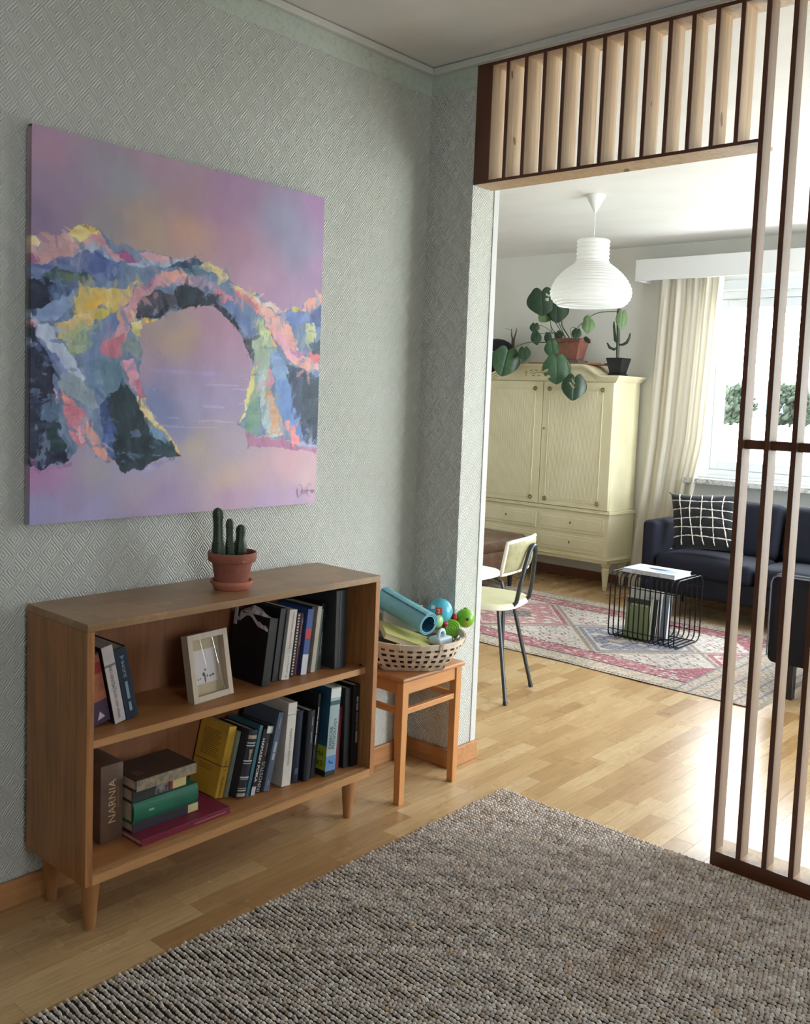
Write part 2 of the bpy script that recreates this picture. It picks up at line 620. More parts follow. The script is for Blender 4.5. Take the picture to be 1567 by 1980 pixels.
# second, inner moulding under and above the glazing and the marble sill
m_ = MB(); m_.box(WX0, WX1, B - 0.004, B + 0.05, WZ0 - 0.004, WZ0 + 0.012); m_.box(WX0 - 0.05, WX1 + 0.05, B - 0.012, B, WZ1, WZ1 + 0.07)
m_.box(WX0 - 0.05, WX0, B - 0.012, B, WZ0, WZ1); m_.box(WX1, WX1 + 0.05, B - 0.012, B, WZ0, WZ1)
m_.out('casing', M_WIN, w1, bevel=0.003, world=True)
def _marble(t):
    v = t.pos(); f = t.noise(v, 22, 6, 0.7, 2.0)
    t.base(t.ramp(f, [(0.36, S(120, 122, 124)), (0.48, S(206, 206, 202)), (0.7, S(226, 226, 222))]))
M_MARBLE = mat('marble', S(210, 210, 206), 0.25, build=_marble)
MB().box(WX0 - 0.06, WX1 + 0.06, B - 0.125, B + 0.03, WZ0 - 0.045, WZ0 - 0.006).out('window_sill', M_MARBLE, w1, bevel=0.004, world=True)
MB().box(-0.462, -0.40, B + 0.048, B + 0.056, 2.178, 2.186).out('latch', mat('latch_grey', S(190, 190, 190), 0.3, 0.6), w1, world=True)

# glazed openings in the side wall (plane faces x)
def window_x(name, ya, yb, za, zb):
    w = thing(name, 'x', 'window', (XR, (ya + yb) / 2, za))
    for k in ('label', 'category'):
        del w[k]
    struct(w)
    T = 0.06
    f = MB(); X0, X1 = XR + 0.05, XR + 0.13
    f.box(X0, X1, ya, ya + T, za, zb); f.box(X0, X1, yb - T, yb, za, zb)
    f.box(X0, X1, ya + T, yb - T, za, za + T); f.box(X0, X1, ya + T, yb - T, zb - T, zb)
    ym = (ya + yb) / 2
    f.box(X0, X1, ym - 0.04, ym + 0.04, za + T, zb - T)
    f.out('window_frame', M_WIN, w, world=True)
    for a, b in ((ya + T, ym - 0.04), (ym + 0.04, yb - T)):
        MB().box(XR + 0.088, XR + 0.092, a, b, za + T, zb - T).out('pane', M_GLASS, w, world=True)
window_x('window_2', RY0, RY1, RZ0, RZ1)
window_x('fill_window', NY0, NY1, NZ0, NZ1)  # second one is an added, unseen window that brightens the near room

# ---- outside, seen through the window
M_GROUND = mottled('pale_ground', S(206, 206, 200), S(194, 198, 184), 0.05, 0.9, 0.0)
GZ = -1.6
g = MB().box(-900, 900, 9, 1200, GZ - 0.2, GZ).out('ground_outside', M_GROUND)
struct(g)
def _leafy(name, c):
    def b(t):
        v = t.pos(); f = t.noise(v, 1.4, 4, 0.7)
        t.base(t.ramp(f, [(0.3, scalecol(c, 0.5)), (0.7, scalecol(c, 1.5))]))
    return mat(name, c, 0.8, build=b)
M_TREES = [_leafy('tree_leaves_a', S(32, 46, 28)), _leafy('tree_leaves_b', S(36, 48, 32)), _leafy('tree_leaves_c', S(30, 44, 34))]
M_TRUNK = mat('tree_bark', S(78, 66, 54), 0.9)
def tree(loc, h, w, k, label):
    t = thing('tree', label, 'tree', loc, group='trees beyond the window')
    MB().tube([(0, 0, 0), (0.1, 0, h * 0.4), (0, 0.1, h * 0.7)], [0.03 * h, 0.024 * h, 0.012 * h], 8).out('trunk', M_TRUNK, t)
    rr = random.Random(k); mb = MB()
    for _ in range(240):
        a = rr.random() * 6.283; e = rr.random()
        r = w * math.sqrt(rr.random()) * (0.55 + 0.45 * math.sin(math.pi * min(1, e + 0.1)))
        mb.sphere((r * math.cos(a), r * math.sin(a), h * (0.10 + 0.86 * e)), w * (0.05 + 0.10 * rr.random()), 7, 5)
    vs = []
    for p in mb.v:
        q = Vector(p); n = mnoise.noise(q * 9 / w); n2 = mnoise.noise(q * 9 / w + Vector((9, 0, 0)))
        vs.append(tuple(q + Vector((n, n2, n)) * 0.2 * w))
    mb.v = vs
    mb.out('crown', M_TREES[k % 3], t, smooth='all')
M_HILL = _leafy('hill_haze_forest', S(26, 36, 44))  # bluish forest colour has the distance haze painted in
hv = []; hf = []
nx = 60
for i in range(nx + 1):
    xx = -700 + 1400 * i / nx
    hh = 6.5 + 5.0 * mnoise.noise(Vector((xx * 0.006, 0.3, 0))) + 2.0 * mnoise.noise(Vector((xx * 0.03, 1.3, 0)))
    hv += [(xx, 520, GZ), (xx, 590, 9 + hh * 1.5), (xx, 700, 10 + hh * 1.7), (xx, 820, GZ)]
for i in range(nx):
    for j in range(3):
        a = i * 4 + j
        hf.append((a, a + 1, a + 5, a + 4))
mb = MB(); mb.add(hv, hf)
struct(mb.out('hill_outside', M_HILL, smooth='all'))
tree((-96, 200, GZ), 6.6, 5.0, 1, 'low rounded tree at the near edge of the view beside the curtain')
tree((-87.5, 207, GZ), 9.6, 4.6, 2, 'tallest pale green tree seen between the first two screen posts')
tree((-78.5, 196, GZ), 8.2, 4.8, 3, 'bushy tree seen past the second screen post')
tree((-69, 204, GZ), 9.0, 4.6, 4, 'spreading tree seen past the third screen post')
tree((-60, 199, GZ), 8.4, 4.4, 6, 'last tree of the row outside the window')
tree((-12.9, 33.5, GZ), 1.75, 0.45, 5, 'small sapling low in the window near the sill')

# ================================================================== SLAT SCREEN
def _pine(t):
    v = t.pos()
    g = t.noise(t.vm('MULTIPLY', v, (45, 45, 2.0)), 1.0, 5, 0.6, 1.0)
    k = t.noise(t.vm('MULTIPLY', v, (16, 16, 7)), 1.0, 1, 0.4)
    c = t.ramp(g, [(0.3, S(162, 132, 100)), (0.5, S(180, 152, 120)), (0.72, S(192, 168, 140))])
    t.base(t.mix(t.m('GREATER_THAN', k, 0.755), c, S(112, 80, 58)))
    t.bump(g, 0.08, 0.001)
M_PINE = mat('pine_lath', S(205, 160, 114), 0.5, build=_pine)
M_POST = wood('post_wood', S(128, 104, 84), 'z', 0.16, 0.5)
M_DARKEDGE = wood('stained_edge', S(88, 50, 30), 'z', 0.25, 0.4)
M_DARKX = wood('stained_edge_x', S(88, 50, 30), 'x', 0.25, 0.4)
scr = thing('slat_room_divider', 'brown wooden slat screen framing the opening between the two rooms', 'room divider', (0.9, D, 0))
SD = 0.088
def lath(name, x0, x1, z0, z1, depth=SD, m=None):
    """pine lath with a stained front edge"""
    o = MB().box(x0, x1, D + 0.004, D + depth, z0, z1).out(name, m or M_PINE, scr, world=True)
    MB().box(x0, x1, D, D + 0.004, z0, z1).out('stained_edge', M_DARKEDGE, o, world=True)
    return o
ZB0, ZB1, ZT0, ZT1 = 2.158, 2.168, 2.563, 2.574
XEND = XR
# board against the wall stub, top rail, header beam
lath('end_board', 0.2125, 0.278, ZB1, ZT0)
def rail(name, x0, x1, z0, z1, depth):
    o = MB().box(x0, x1, D + 0.004, D + depth, z0, z1).out(name, M_PINE, scr, world=True)
    MB().box(x0, x1, D, D + 0.004, z0, z1).out('stained_edge', M_DARKX, o, world=True)
rail('top_rail', 0.2125, XEND, ZT0, ZT1, 0.10)
rail('header_beam', 0.2125, 1.2415, ZB0, ZB1, 0.115)
for i in range(12):
    x = 0.338 + i * 0.0755
    lath('slat', x, x + 0.0125, ZB1, ZT0)
px = 1.2425
posts = []
while px < XEND - 0.05:
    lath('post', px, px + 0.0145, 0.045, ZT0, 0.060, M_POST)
    posts.append(px)
    px += 0.0775
rail('bottom_rail', 1.2425, XEND, 0.0, 0.045, 0.10)
for a, b in zip(posts[:-1], posts[1:]):
    MB().box(a + 0.0145, b, D + 0.012, D + 0.07, 1.275, 1.302).out('middle_rail', M_DARKX, scr, world=True, bevel=0.003)

# ================================================================== PAINTING
PAINT_SKY=[(2,993,150,128,150),(57,954,160,128,150),(71,838,138,120,145),(21,771,128,112,140),(133,890,142,128,150),(200,921,142,136,150),(262,903,138,140,150),(188,799,136,132,138),(377,987,152,130,148),(456,895,152,128,138),(344,774,160,140,128),(474,801,172,138,126),(306,837,155,138,130),(618,970,150,122,152),(586,878,150,118,145),(623,789,160,128,146),(838,906,136,134,158),(886,813,138,134,158),(975,965,152,122,158),(994,768,150,124,156),(716,684,168,136,160),(809,666,158,130,160),(402,540,150,138,142),(440,517,168,144,128),(418,475,160,140,130),(545,558,162,130,150),(640,532,164,128,154),(548,457,160,132,156),(358,434,150,132,150),(389,389,140,130,164),(549,396,152,136,168),(368,324,112,122,160),(391,285,116,122,160),(509,334,145,140,172),(593,322,152,140,172),(470,252,135,134,166),(554,226,158,148,162),(513,191,170,158,146),(640,197,162,150,166),(877,142,188,150,160),(734,109,178,152,160),(950,71,184,156,160),(319,90,160,146,162),(190,121,150,146,150),(45,114,156,124,162),(19,133,160,118,158),(109,75,146,136,168),(14,38,140,140,176),(177,34,146,140,176),(396,41,152,136,170),(645,48,168,140,166),(643,98,182,160,150),(931,26,162,140,170),(784,12,164,142,172),(356,148,150,144,170),(232,132,146,140,168)]
PAINT_POLY=[([-27,714,34,728,78,738,122,762,151,776,175,776,202,756,237,747,264,739,308,732,382,733,428,733,483,739,524,729,574,726,626,698,671,672,735,654,791,636,859,628,908,629,947,666,1039,702,1062,192,955,201,915,205,884,213,844,217,786,224,731,221,693,239,665,263,691,310,707,374,715,431,709,466,694,500,666,534,630,565,594,596,569,604,519,606,463,594,417,576,371,552,348,532,319,507,312,475,317,438,321,393,333,349,345,310,376,272,408,233,440,192,466,163,432,165,394,166,356,154,318,136,289,131,259,141,239,157,225,151,196,164,175,183,155,202,128,197,108,172,77,155,38,145,-24,154],(108,124,152)),([-27,714,78,738,122,762,182,762,223,733,251,700,156,681,59,668,-26,651],(184,146,148)),([-27,716,22,725,28,710,-27,697],(210,196,160)),([102,750,128,763,151,776,175,776,189,757,155,741,109,728],(205,188,128)),([138,767,151,776,178,775,182,762,158,765],(168,138,62)),([155,750,189,756,237,722,308,701,279,697,217,713],(190,140,152)),([-27,677,10,685,28,664,-20,652],(146,98,134)),([237,725,279,722,317,701,265,697],(140,82,122)),([122,706,189,734,251,693,258,688,169,701],(150,162,182)),([-8,653,59,668,136,708,203,708,265,689,266,652,225,639,123,636,29,624,-14,631],(98,112,152)),([142,688,203,708,251,693,238,661,169,658],(84,96,145)),([16,634,90,657,156,660,150,633,79,621,29,624],(62,80,88)),([72,644,136,651,183,643,123,618,73,618],(88,104,92)),([-26,618,35,631,60,610,51,574,35,561,4,550,-26,550],(36,42,62)),([47,609,123,624,137,613,73,582,51,580],(72,88,122)),([11,548,79,589,130,613,104,562,73,524,11,525,-23,539],(124,142,180)),([117,593,156,622,204,621,252,620,324,665,281,598,226,561,185,531,157,538,117,551,111,575],(196,172,110)),([157,591,197,608,239,600,184,570,150,566],(206,166,84)),([205,572,246,588,219,555,191,531,181,549],(184,166,80)),([67,512,111,540,164,556,185,528,145,488,105,467,74,477],(196,172,122)),([80,483,124,517,164,526,152,458,105,444],(150,160,130)),([125,499,185,522,206,499,172,459,138,451],(124,146,138)),([152,458,192,528,253,576,240,514,199,467,172,423,159,374],(108,124,162)),([281,598,339,654,429,691,484,688,477,667,384,641,317,602,304,556,282,517,269,472,227,439,193,449,206,480,240,514,253,564],(190,142,150)),([192,467,227,488,268,504,262,453,221,435,193,446],(176,112,128)),([309,651,361,666,354,647,317,633],(158,112,146)),([376,681,429,691,484,691,445,663,384,647],(200,150,142)),([296,547,303,588,347,621,430,636,439,601,371,565,311,550],(72,72,84)),([296,550,340,569,431,594,386,563,341,550],(50,54,62)),([289,530,341,553,371,552,348,532,319,507,312,488,293,512],(190,178,120)),([330,537,348,554,367,552,348,532,330,518],(212,168,88)),([261,472,283,498,312,488,316,450,291,451],(120,132,134)),([337,721,428,733,483,739,500,733,428,710,383,695,279,691,265,695,338,705],(156,166,186)),([308,726,382,731,428,731,383,711,323,703],(190,150,160)),([398,700,444,725,499,738,524,729,500,710,428,701],(56,72,96)),([429,697,508,721,558,700,525,683,460,685],(92,114,134)),([429,665,492,692,559,680,610,658,593,644,510,654,438,647],(148,132,158)),([516,728,574,726,626,698,600,685,541,705],(205,188,138)),([617,690,671,672,726,657,698,651,644,669],(196,182,130)),([430,652,510,654,577,629,629,592,684,535,712,495,709,466,685,514,630,565,578,603,519,605,431,584],(36,42,54)),([437,650,510,654,543,639,511,608,447,595],(44,58,70)),([559,660,609,665,663,624,628,620,569,634],(188,120,130)),([577,622,628,634,701,578,739,539,731,503,693,536,638,586],(98,114,160)),([684,535,730,531,749,497,723,452,709,466],(84,84,92)),([592,670,654,650,727,601,764,583,747,575,682,604,628,634],(104,124,158)),([627,674,671,665,735,638,791,615,861,577,914,493,996,475,998,438,936,431,865,467,814,530,755,583,672,638],(212,156,148)),([644,669,680,652,727,623,755,590,700,613,654,643],(186,110,114)),([698,654,791,636,859,628,811,616,726,637],(206,184,176)),([774,570,813,558,863,519,915,470,875,461,814,516],(206,152,168)),([755,575,784,543,815,501,785,514],(216,164,100)),([873,505,923,501,914,478,884,483],(160,120,156)),([953,503,1048,501,1050,462,965,466],(204,118,120)),([811,616,909,622,969,631,939,595,890,579,840,597],(112,130,180)),([908,629,947,666,1040,698,1041,668,958,638],(208,150,138)),([859,630,917,634,918,623,869,618],(188,174,106)),([948,622,1041,660,1044,592,981,580],(76,88,130)),([930,583,970,594,983,550,954,495,942,540],(170,172,130)),([952,525,1047,536,1049,497,975,489],(62,82,98)),([721,531,765,569,795,515,788,435,772,362,727,325,691,303,711,396,723,452],(150,166,146)),([728,573,755,583,785,536,777,499,748,533],(184,190,142)),([715,431,737,447,725,382,691,296,670,263,691,317],(206,196,130)),([709,318,736,340,765,282,749,225,693,236,684,253],(112,144,124)),([743,411,769,434,772,354,803,283,844,224,786,224,755,289],(166,182,184)),([772,362,800,377,838,268,854,224,805,239,783,304],(192,150,118)),([784,428,803,436,795,377,776,362],(196,140,158)),([795,507,845,466,877,402,860,328,820,363,798,436],(124,150,186)),([819,392,867,417,920,314,955,208,894,216,841,298],(100,128,178)),([853,261,877,268,924,205,884,209],(224,130,128)),([855,452,946,431,1009,415,1053,409,1062,196,945,205,911,299,878,380],(58,70,92)),([926,419,1053,409,1061,208,976,208,941,307],(44,60,76)),([-26,539,5,524,17,479,36,440,62,394,81,341,56,311,25,310,-25,315],(36,42,62)),([-26,521,-2,524,-4,477,-25,452],(130,144,186)),([-1,518,17,525,17,493,-1,489],(190,136,152)),([-25,315,25,310,56,329,78,311,76,251,83,191,108,172,38,145,-24,154],(42,48,68)),([18,292,62,323,82,311,76,269,37,263],(88,108,134)),([44,251,82,263,85,191,57,179],(44,66,72)),([17,508,48,516,80,465,125,427,153,379,146,361,93,407,42,451,20,479],(174,184,204)),([11,478,42,451,93,407,74,400,36,440],(106,118,166)),([81,406,119,390,173,350,195,295,160,301,106,342,75,370],(138,150,160)),([75,382,90,377,84,311,72,311],(112,128,166)),([67,341,74,352,75,311,69,304],(220,170,180)),([87,348,106,342,133,306,167,288,164,240,155,202,128,197,107,240,94,293],(190,120,134)),([90,342,107,336,113,306,94,306],(214,150,140)),([127,251,154,263,158,209,138,203],(214,170,180)),([154,282,181,251,217,189,239,154,196,164,172,190],(206,150,140)),([159,423,206,444,228,408,222,357,187,326,166,350],(104,128,154)),([186,418,255,434,284,398,293,322,243,321,201,339],(90,116,134)),([249,434,291,443,317,393,333,336,315,342,292,372],(196,138,158)),([299,392,321,386,333,336,315,339],(168,98,118)),([195,301,222,339,256,347,244,251,224,189,202,240],(62,78,120)),([215,320,256,377,285,366,311,323,346,271,393,213,466,163,394,166,318,136,274,132,242,157,230,240],(34,52,60)),([202,233,230,251,246,163,224,176],(72,92,146)),([311,336,333,339,353,297,384,265,346,278,315,310],(218,190,140)),([345,291,384,262,423,219,460,166,417,199,377,258],(206,176,108)),([346,271,377,258,408,219,393,206,354,226],(108,134,164)),([347,200,423,213,452,168,394,166],(46,72,82)),([-5,143,83,152,115,166,108,149,32,133],(150,112,150)),([348,148,440,159,466,155,394,141,318,123],(150,142,176)),([693,236,749,221,854,217,924,197,998,185,997,161,896,179,806,187,704,196],(158,110,140)),([905,201,1003,199,1000,185,916,186],(150,150,178))]

def paint_canvas():
    n = 460
    u, v = np.meshgrid(np.linspace(0, 1, n), np.linspace(0, 1, n))
    u = u.ravel(); v = v.ravel()
    def fbm(seed, sx, sy, octs=4):
        r = np.random.default_rng(seed); o = np.zeros(len(u)); amp = 1.0
        for k in range(octs):
            g = r.standard_normal((int(sy * 2 ** k) + 3, int(sx * 2 ** k) + 3))
            x = u * sx * 2 ** k; y = v * sy * 2 ** k
            xi = x.astype(int); yi = y.astype(int); fx = x - xi; fy = y - yi
            fx = fx * fx * (3 - 2 * fx); fy = fy * fy * (3 - 2 * fy)
            o += amp * ((g[yi, xi] * (1 - fx) + g[yi, xi + 1] * fx) * (1 - fy) + (g[yi + 1, xi] * (1 - fx) + g[yi + 1, xi + 1] * fx) * fy)
            amp *= 0.5
        return o
    # soft sky and water by inverse-distance blending of the palette
    su = np.array([s[0] for s in PAINT_SKY]) / 1000; sv = np.array([s[1] for s in PAINT_SKY]) / 1000
    sc = np.array([s[2:] for s in PAINT_SKY], float)
    wu = u + 0.010 * fbm(3, 9, 9); wv = v + 0.010 * fbm(4, 9, 9)
    W = 1.0 / ((wu[:, None] - su) ** 2 + (1.3 * (wv[:, None] - sv)) ** 2 + 0.0012) ** 1.6
    C = (W @ sc) / W.sum(1)[:, None]
    C += 1.6 * fbm(5, 24, 14)[:, None]
    # horizon of the water seen through the arch
    hz = (v > 0.404) & (v < 0.414) & (u > 0.34) & (u < 0.70)
    C[hz] += np.array([4, 4, 10]) * (1 + fbm(6, 20, 2)[hz, None]) * 0.6
    rip = (fbm(8, 7, 90, 2) > 1.15) & (v > 0.25) & (v < 0.40) & (u > 0.36) & (u < 0.70)
    C[rip] += 12
    du = 0.0055 * fbm(21, 30, 30, 4); dv = 0.0055 * fbm(22, 30, 30, 4)
    pu, pv = u + du, v + dv
    # brush: two stretched noise fields for bristle streaks
    br = fbm(31, 26, 70, 4); br2 = fbm(32, 60, 24, 4)
    for k, (pts, col) in enumerate(PAINT_POLY):
        q = np.array(pts, float).reshape(-1, 2) / 1000
        lo, hi = q.min(0) - 0.05, q.max(0) + 0.05
        sel = np.where((u > lo[0]) & (u < hi[0]) & (v > lo[1]) & (v < hi[1]))[0]
        x, y = pu[sel], pv[sel]
        ins = np.zeros(len(sel), bool)
        for i in range(len(q)):
            x1, y1 = q[i]; x2, y2 = q[(i + 1) % len(q)]
            if y1 == y2:
                continue
            cr = ((y1 > y) != (y2 > y)) & (x < (x2 - x1) * (y - y1) / (y2 - y1) + x1)
            ins ^= cr
        s = sel[ins]
        nz = (br if k % 2 else br2)[s] * 7.5
        tgt = np.array(col, float) + nz[:, None] * np.array([1.0, 1.0, 0.95])
        if 0 < k < len(PAINT_POLY) - 4:
            keep = ((br2 if k % 2 else br)[s] > 1.25)          # dry-brush gaps
            a = np.where(keep, 0.35, 0.93)[:, None]
        else:
            a = 0.9 if k else 1.0
        C[s] = C[s] * (1 - a) + tgt * a
    # loose palette-knife dabs: drag neighbouring colours over one another inside the rock
    rng = np.random.default_rng(77)
    q = np.array(PAINT_POLY[0][0], float).reshape(-1, 2) / 1000
    G = C.reshape(n, n, 3)
    made = 0
    while made < 700:
        cu, cv = rng.random(2)
        ins = False
        for i in range(len(q)):
            x1, y1 = q[i]; x2, y2 = q[(i + 1) % len(q)]
            if (y1 > cv) != (y2 > cv) and cu < (x2 - x1) * (cv - y1) / (y2 - y1) + x1:
                ins = not ins
        if not ins:
            continue
        made += 1
        an = rng.normal(2.0, 0.5) if cu < 0.5 else rng.normal(1.15, 0.5)
        ln, wd = rng.uniform(0.008, 0.030), rng.uniform(0.0025, 0.008)
        su_, sv_ = cu + rng.normal(0, 0.010), cv + rng.normal(0, 0.010)
        si, sj = min(n - 1, max(0, int(sv_ * n))), min(n - 1, max(0, int(su_ * n)))
        col = G[si, sj] + rng.normal(0, 6)
        R_ = int((ln + 0.004) * n) + 1
        i0, i1 = max(0, int(cv * n) - R_), min(n, int(cv * n) + R_); j0, j1 = max(0, int(cu * n) - R_), min(n, int(cu * n) + R_)
        jj, ii = np.meshgrid(np.arange(j0, j1) / n - cu, np.arange(i0, i1) / n - cv)
        a_ = (jj * math.cos(an) + ii * math.sin(an)) / ln; b_ = (-jj * math.sin(an) + ii * math.cos(an)) / wd
        m_ = (a_ ** 2 + b_ ** 2 + rng.normal(0, 0.18, a_.shape)) < 1
        sub_ = G[i0:i1, j0:j1]
        al = rng.uniform(0.25, 0.7)
        sub_[m_] = sub_[m_] * (1 - al) + col * al
    C = G.reshape(-1, 3)
    C = np.clip(C, 4, 250) / 255
    L = np.where(C <= 0.04045, C / 12.92, ((C + 0.055) / 1.055) ** 2.4)
    PAINT_GAIN = 1.5
    L = L * L / (L + 0.018) * PAINT_GAIN
    return n, u, v, np.clip(L, 0, 0.92)
PY0, PY1, PZ0, PZ1 = 1.178, 2.184, 1.022, 2.032
pt = thing('painting', 'large square canvas of a colourful rock arch over a pink and lilac sea', 'painting', (0.0, (PY0 + PY1) / 2, PZ0))
n, u, v, L = paint_canvas()
relief = 0.0006 * (L.sum(1) - 1.2)
V = np.stack([np.full(n * n, 0.031) + relief, PY0 + u * (PY1 - PY0), PZ0 + v * (PZ1 - PZ0)], 1)
idx = np.arange(n * n).reshape(n, n)
F = np.stack([idx[:-1, :-1].ravel(), idx[:-1, 1:].ravel(), idx[1:, 1:].ravel(), idx[1:, :-1].ravel()], 1)
me = fastmesh('canvas_face', V, F); vcol(me, L)
link('painted_face', me, vmat('oil_paint', 0.5, 0.25, 120, attr='paint', bstretch=(1, 1, 0.6)), pt, smooth='all', world=True)
# wrapped edges carry the paint round the sides
mb_v = []; mb_f = []; mb_c = []
for side in ('l', 'r', 't', 'b'):
    k = len(mb_v)
    line = {'l': idx[:, 0], 'r': idx[:, -1], 't': idx[-1, :], 'b': idx[0, :]}[side][::4]
    for j in line:
        p = V[j]
        mb_v += [tuple(p), (0.004, p[1], p[2])]
        mb_c += [L[j], L[j] * 0.5 + np.array([.28, .26, .24])]
    for i in range(len(line) - 1):
        a = k + 2 * i
        mb_f.append((a, a + 1, a + 3, a + 2))
me = fastmesh('canvas_sides', mb_v, mb_f); vcol(me, np.array(mb_c))
link('canvas_edge', me, MATS['oil_paint'], pt, world=True)
MB().box(0.003, 0.02, PY0 + 0.006, PY1 - 0.006, PZ0 + 0.006, PZ1 - 0.006).out('stretcher_frame', mat('raw_pine', S(190, 160, 120), 0.7), pt, world=True)
# signature
sg = MB()
def scrawl(pts):
    sg.tube([(0.0338, PY0 + (PY1 - PY0) * a, PZ0 + (PZ1 - PZ0) * b) for a, b in pts], 0.00055, 5)
scrawl([(0.925 + 0.012 * math.cos(t), 0.046 + 0.020 * math.sin(t)) for t in np.linspace(2.0, -3.4, 14)])
scrawl([(0.915, 0.055), (0.918, 0.028), (0.922, 0.020)])
scrawl([(0.935 + 0.030 * t / 6.0, 0.040 + 0.007 * math.sin(2.6 * t)) for t in np.linspace(0, 6, 26)])
scrawl([(0.968 + 0.010 * math.cos(t), 0.046 + 0.022 * math.sin(t)) for t in np.linspace(0.6, 5.2, 14)])
scrawl([(0.973 + 0.020 * t / 6.0, 0.040 + 0.006 * math.sin(3.0 * t)) for t in np.linspace(0, 6, 22)])
sg.out('signature', mat('signature_ink', S(160, 126, 160), 0.6), pt, world=True)

# ================================================================== BOOKCASE
BX0, BX1, BY0, BY1, BZ0, BZ1 = 0.018, 0.316, 1.180, 2.214, 0.154, 0.814
TH = 0.020
C_BK = S(162, 110, 65)
M_BKZ = wood('case_veneer_z', C_BK, 'z', 0.34, 0.45, 1.1)
M_BKY = wood('case_veneer_y', C_BK, 'y', 0.22, 0.45, 0.8)
M_BKTOP = wood('case_veneer_top', S(160, 126, 92), 'y', 0.22, 0.36, 0.7, worn=True)
M_BKEDGE = wood('case_edge', S(184, 136, 88), 'y', 0.15, 0.45)
M_LEG = wood('case_leg', S(170, 120, 76), 'z', 0.15, 0.45)
bc = thing('bookcase', 'low brown wooden bookcase with two open shelves on tapered legs', 'bookcase', ((BX0 + BX1) / 2, (BY0 + BY1) / 2, 0))
def cpart(name, m, *b, bevel=0.0015, parent=bc):
    return MB().box(*b).out(name, m, parent, world=True, bevel=bevel)
cpart('top_panel', M_BKTOP, BX0, BX1, BY0, BY1, BZ1 - TH, BZ1)
cpart('side_panel', M_BKZ, BX0, BX1, BY0, BY0 + TH, BZ0, BZ1 - TH)
cpart('side_panel', M_BKZ, BX0, BX1, BY1 - TH, BY1, BZ0, BZ1 - TH)
ZL = BZ0 + 0.024
bt = cpart('bottom_panel', M_BKY, BX0, BX1 - 0.028, BY0 + TH, BY1 - TH, BZ0, ZL)
# front strip with two sliding-door grooves
for a, b, z in ((0.0, 0.005, 0), (0.005, 0.0095, -0.004), (0.0095, 0.014, 0), (0.014, 0.0185, -0.004), (0.0185, 0.028, 0)):
    cpart('track_strip', M_BKEDGE if z == 0 else mat('groove_dark', S(70, 42, 24), 0.7), BX1 - 0.028 + a, BX1 - 0.028 + b, BY0 + TH, BY1 - TH, BZ0, ZL + z, bevel=0, parent=bt)
cpart('back_panel', wood('case_back', S(140, 90, 56), 'z', 0.2, 0.5), BX0, BX0 + 0.006, BY0 + TH, BY1 - TH, ZL, BZ1 - TH, bevel=0)
ZU = 0.508
cpart('shelf', M_BKY, BX0 + 0.006, 0.279, BY0 + TH, BY1 - TH, ZU - 0.020, ZU)
cpart('shelf_lipping', M_BKEDGE, 0.279, 0.281, BY0 + TH, BY1 - TH, ZU - 0.020, ZU, bevel=0)
for zz in (ZU,):
    MB().tube([(0.262, BY1 - TH, zz + 0.004), (0.262, BY1 - TH - 0.006, zz + 0.004)], 0.003, 8).out('shelf_peg', mat('dark_metal', S(40, 38, 36), 0.4, 0.8), bc, world=True)
lm = MB().lathe([(0.0, 0), (0.0125, 0), (0.0145, 0.004), (0.026, 0.152), (0.027, 0.154)], 20)
for lx in (0.245, 0.048):
    for ly in (1.236, 2.17):
        o = lm.out('leg', M_LEG, bc, smooth=True); o.location = (lx - bc.location.x, ly - bc.location.y, 0)

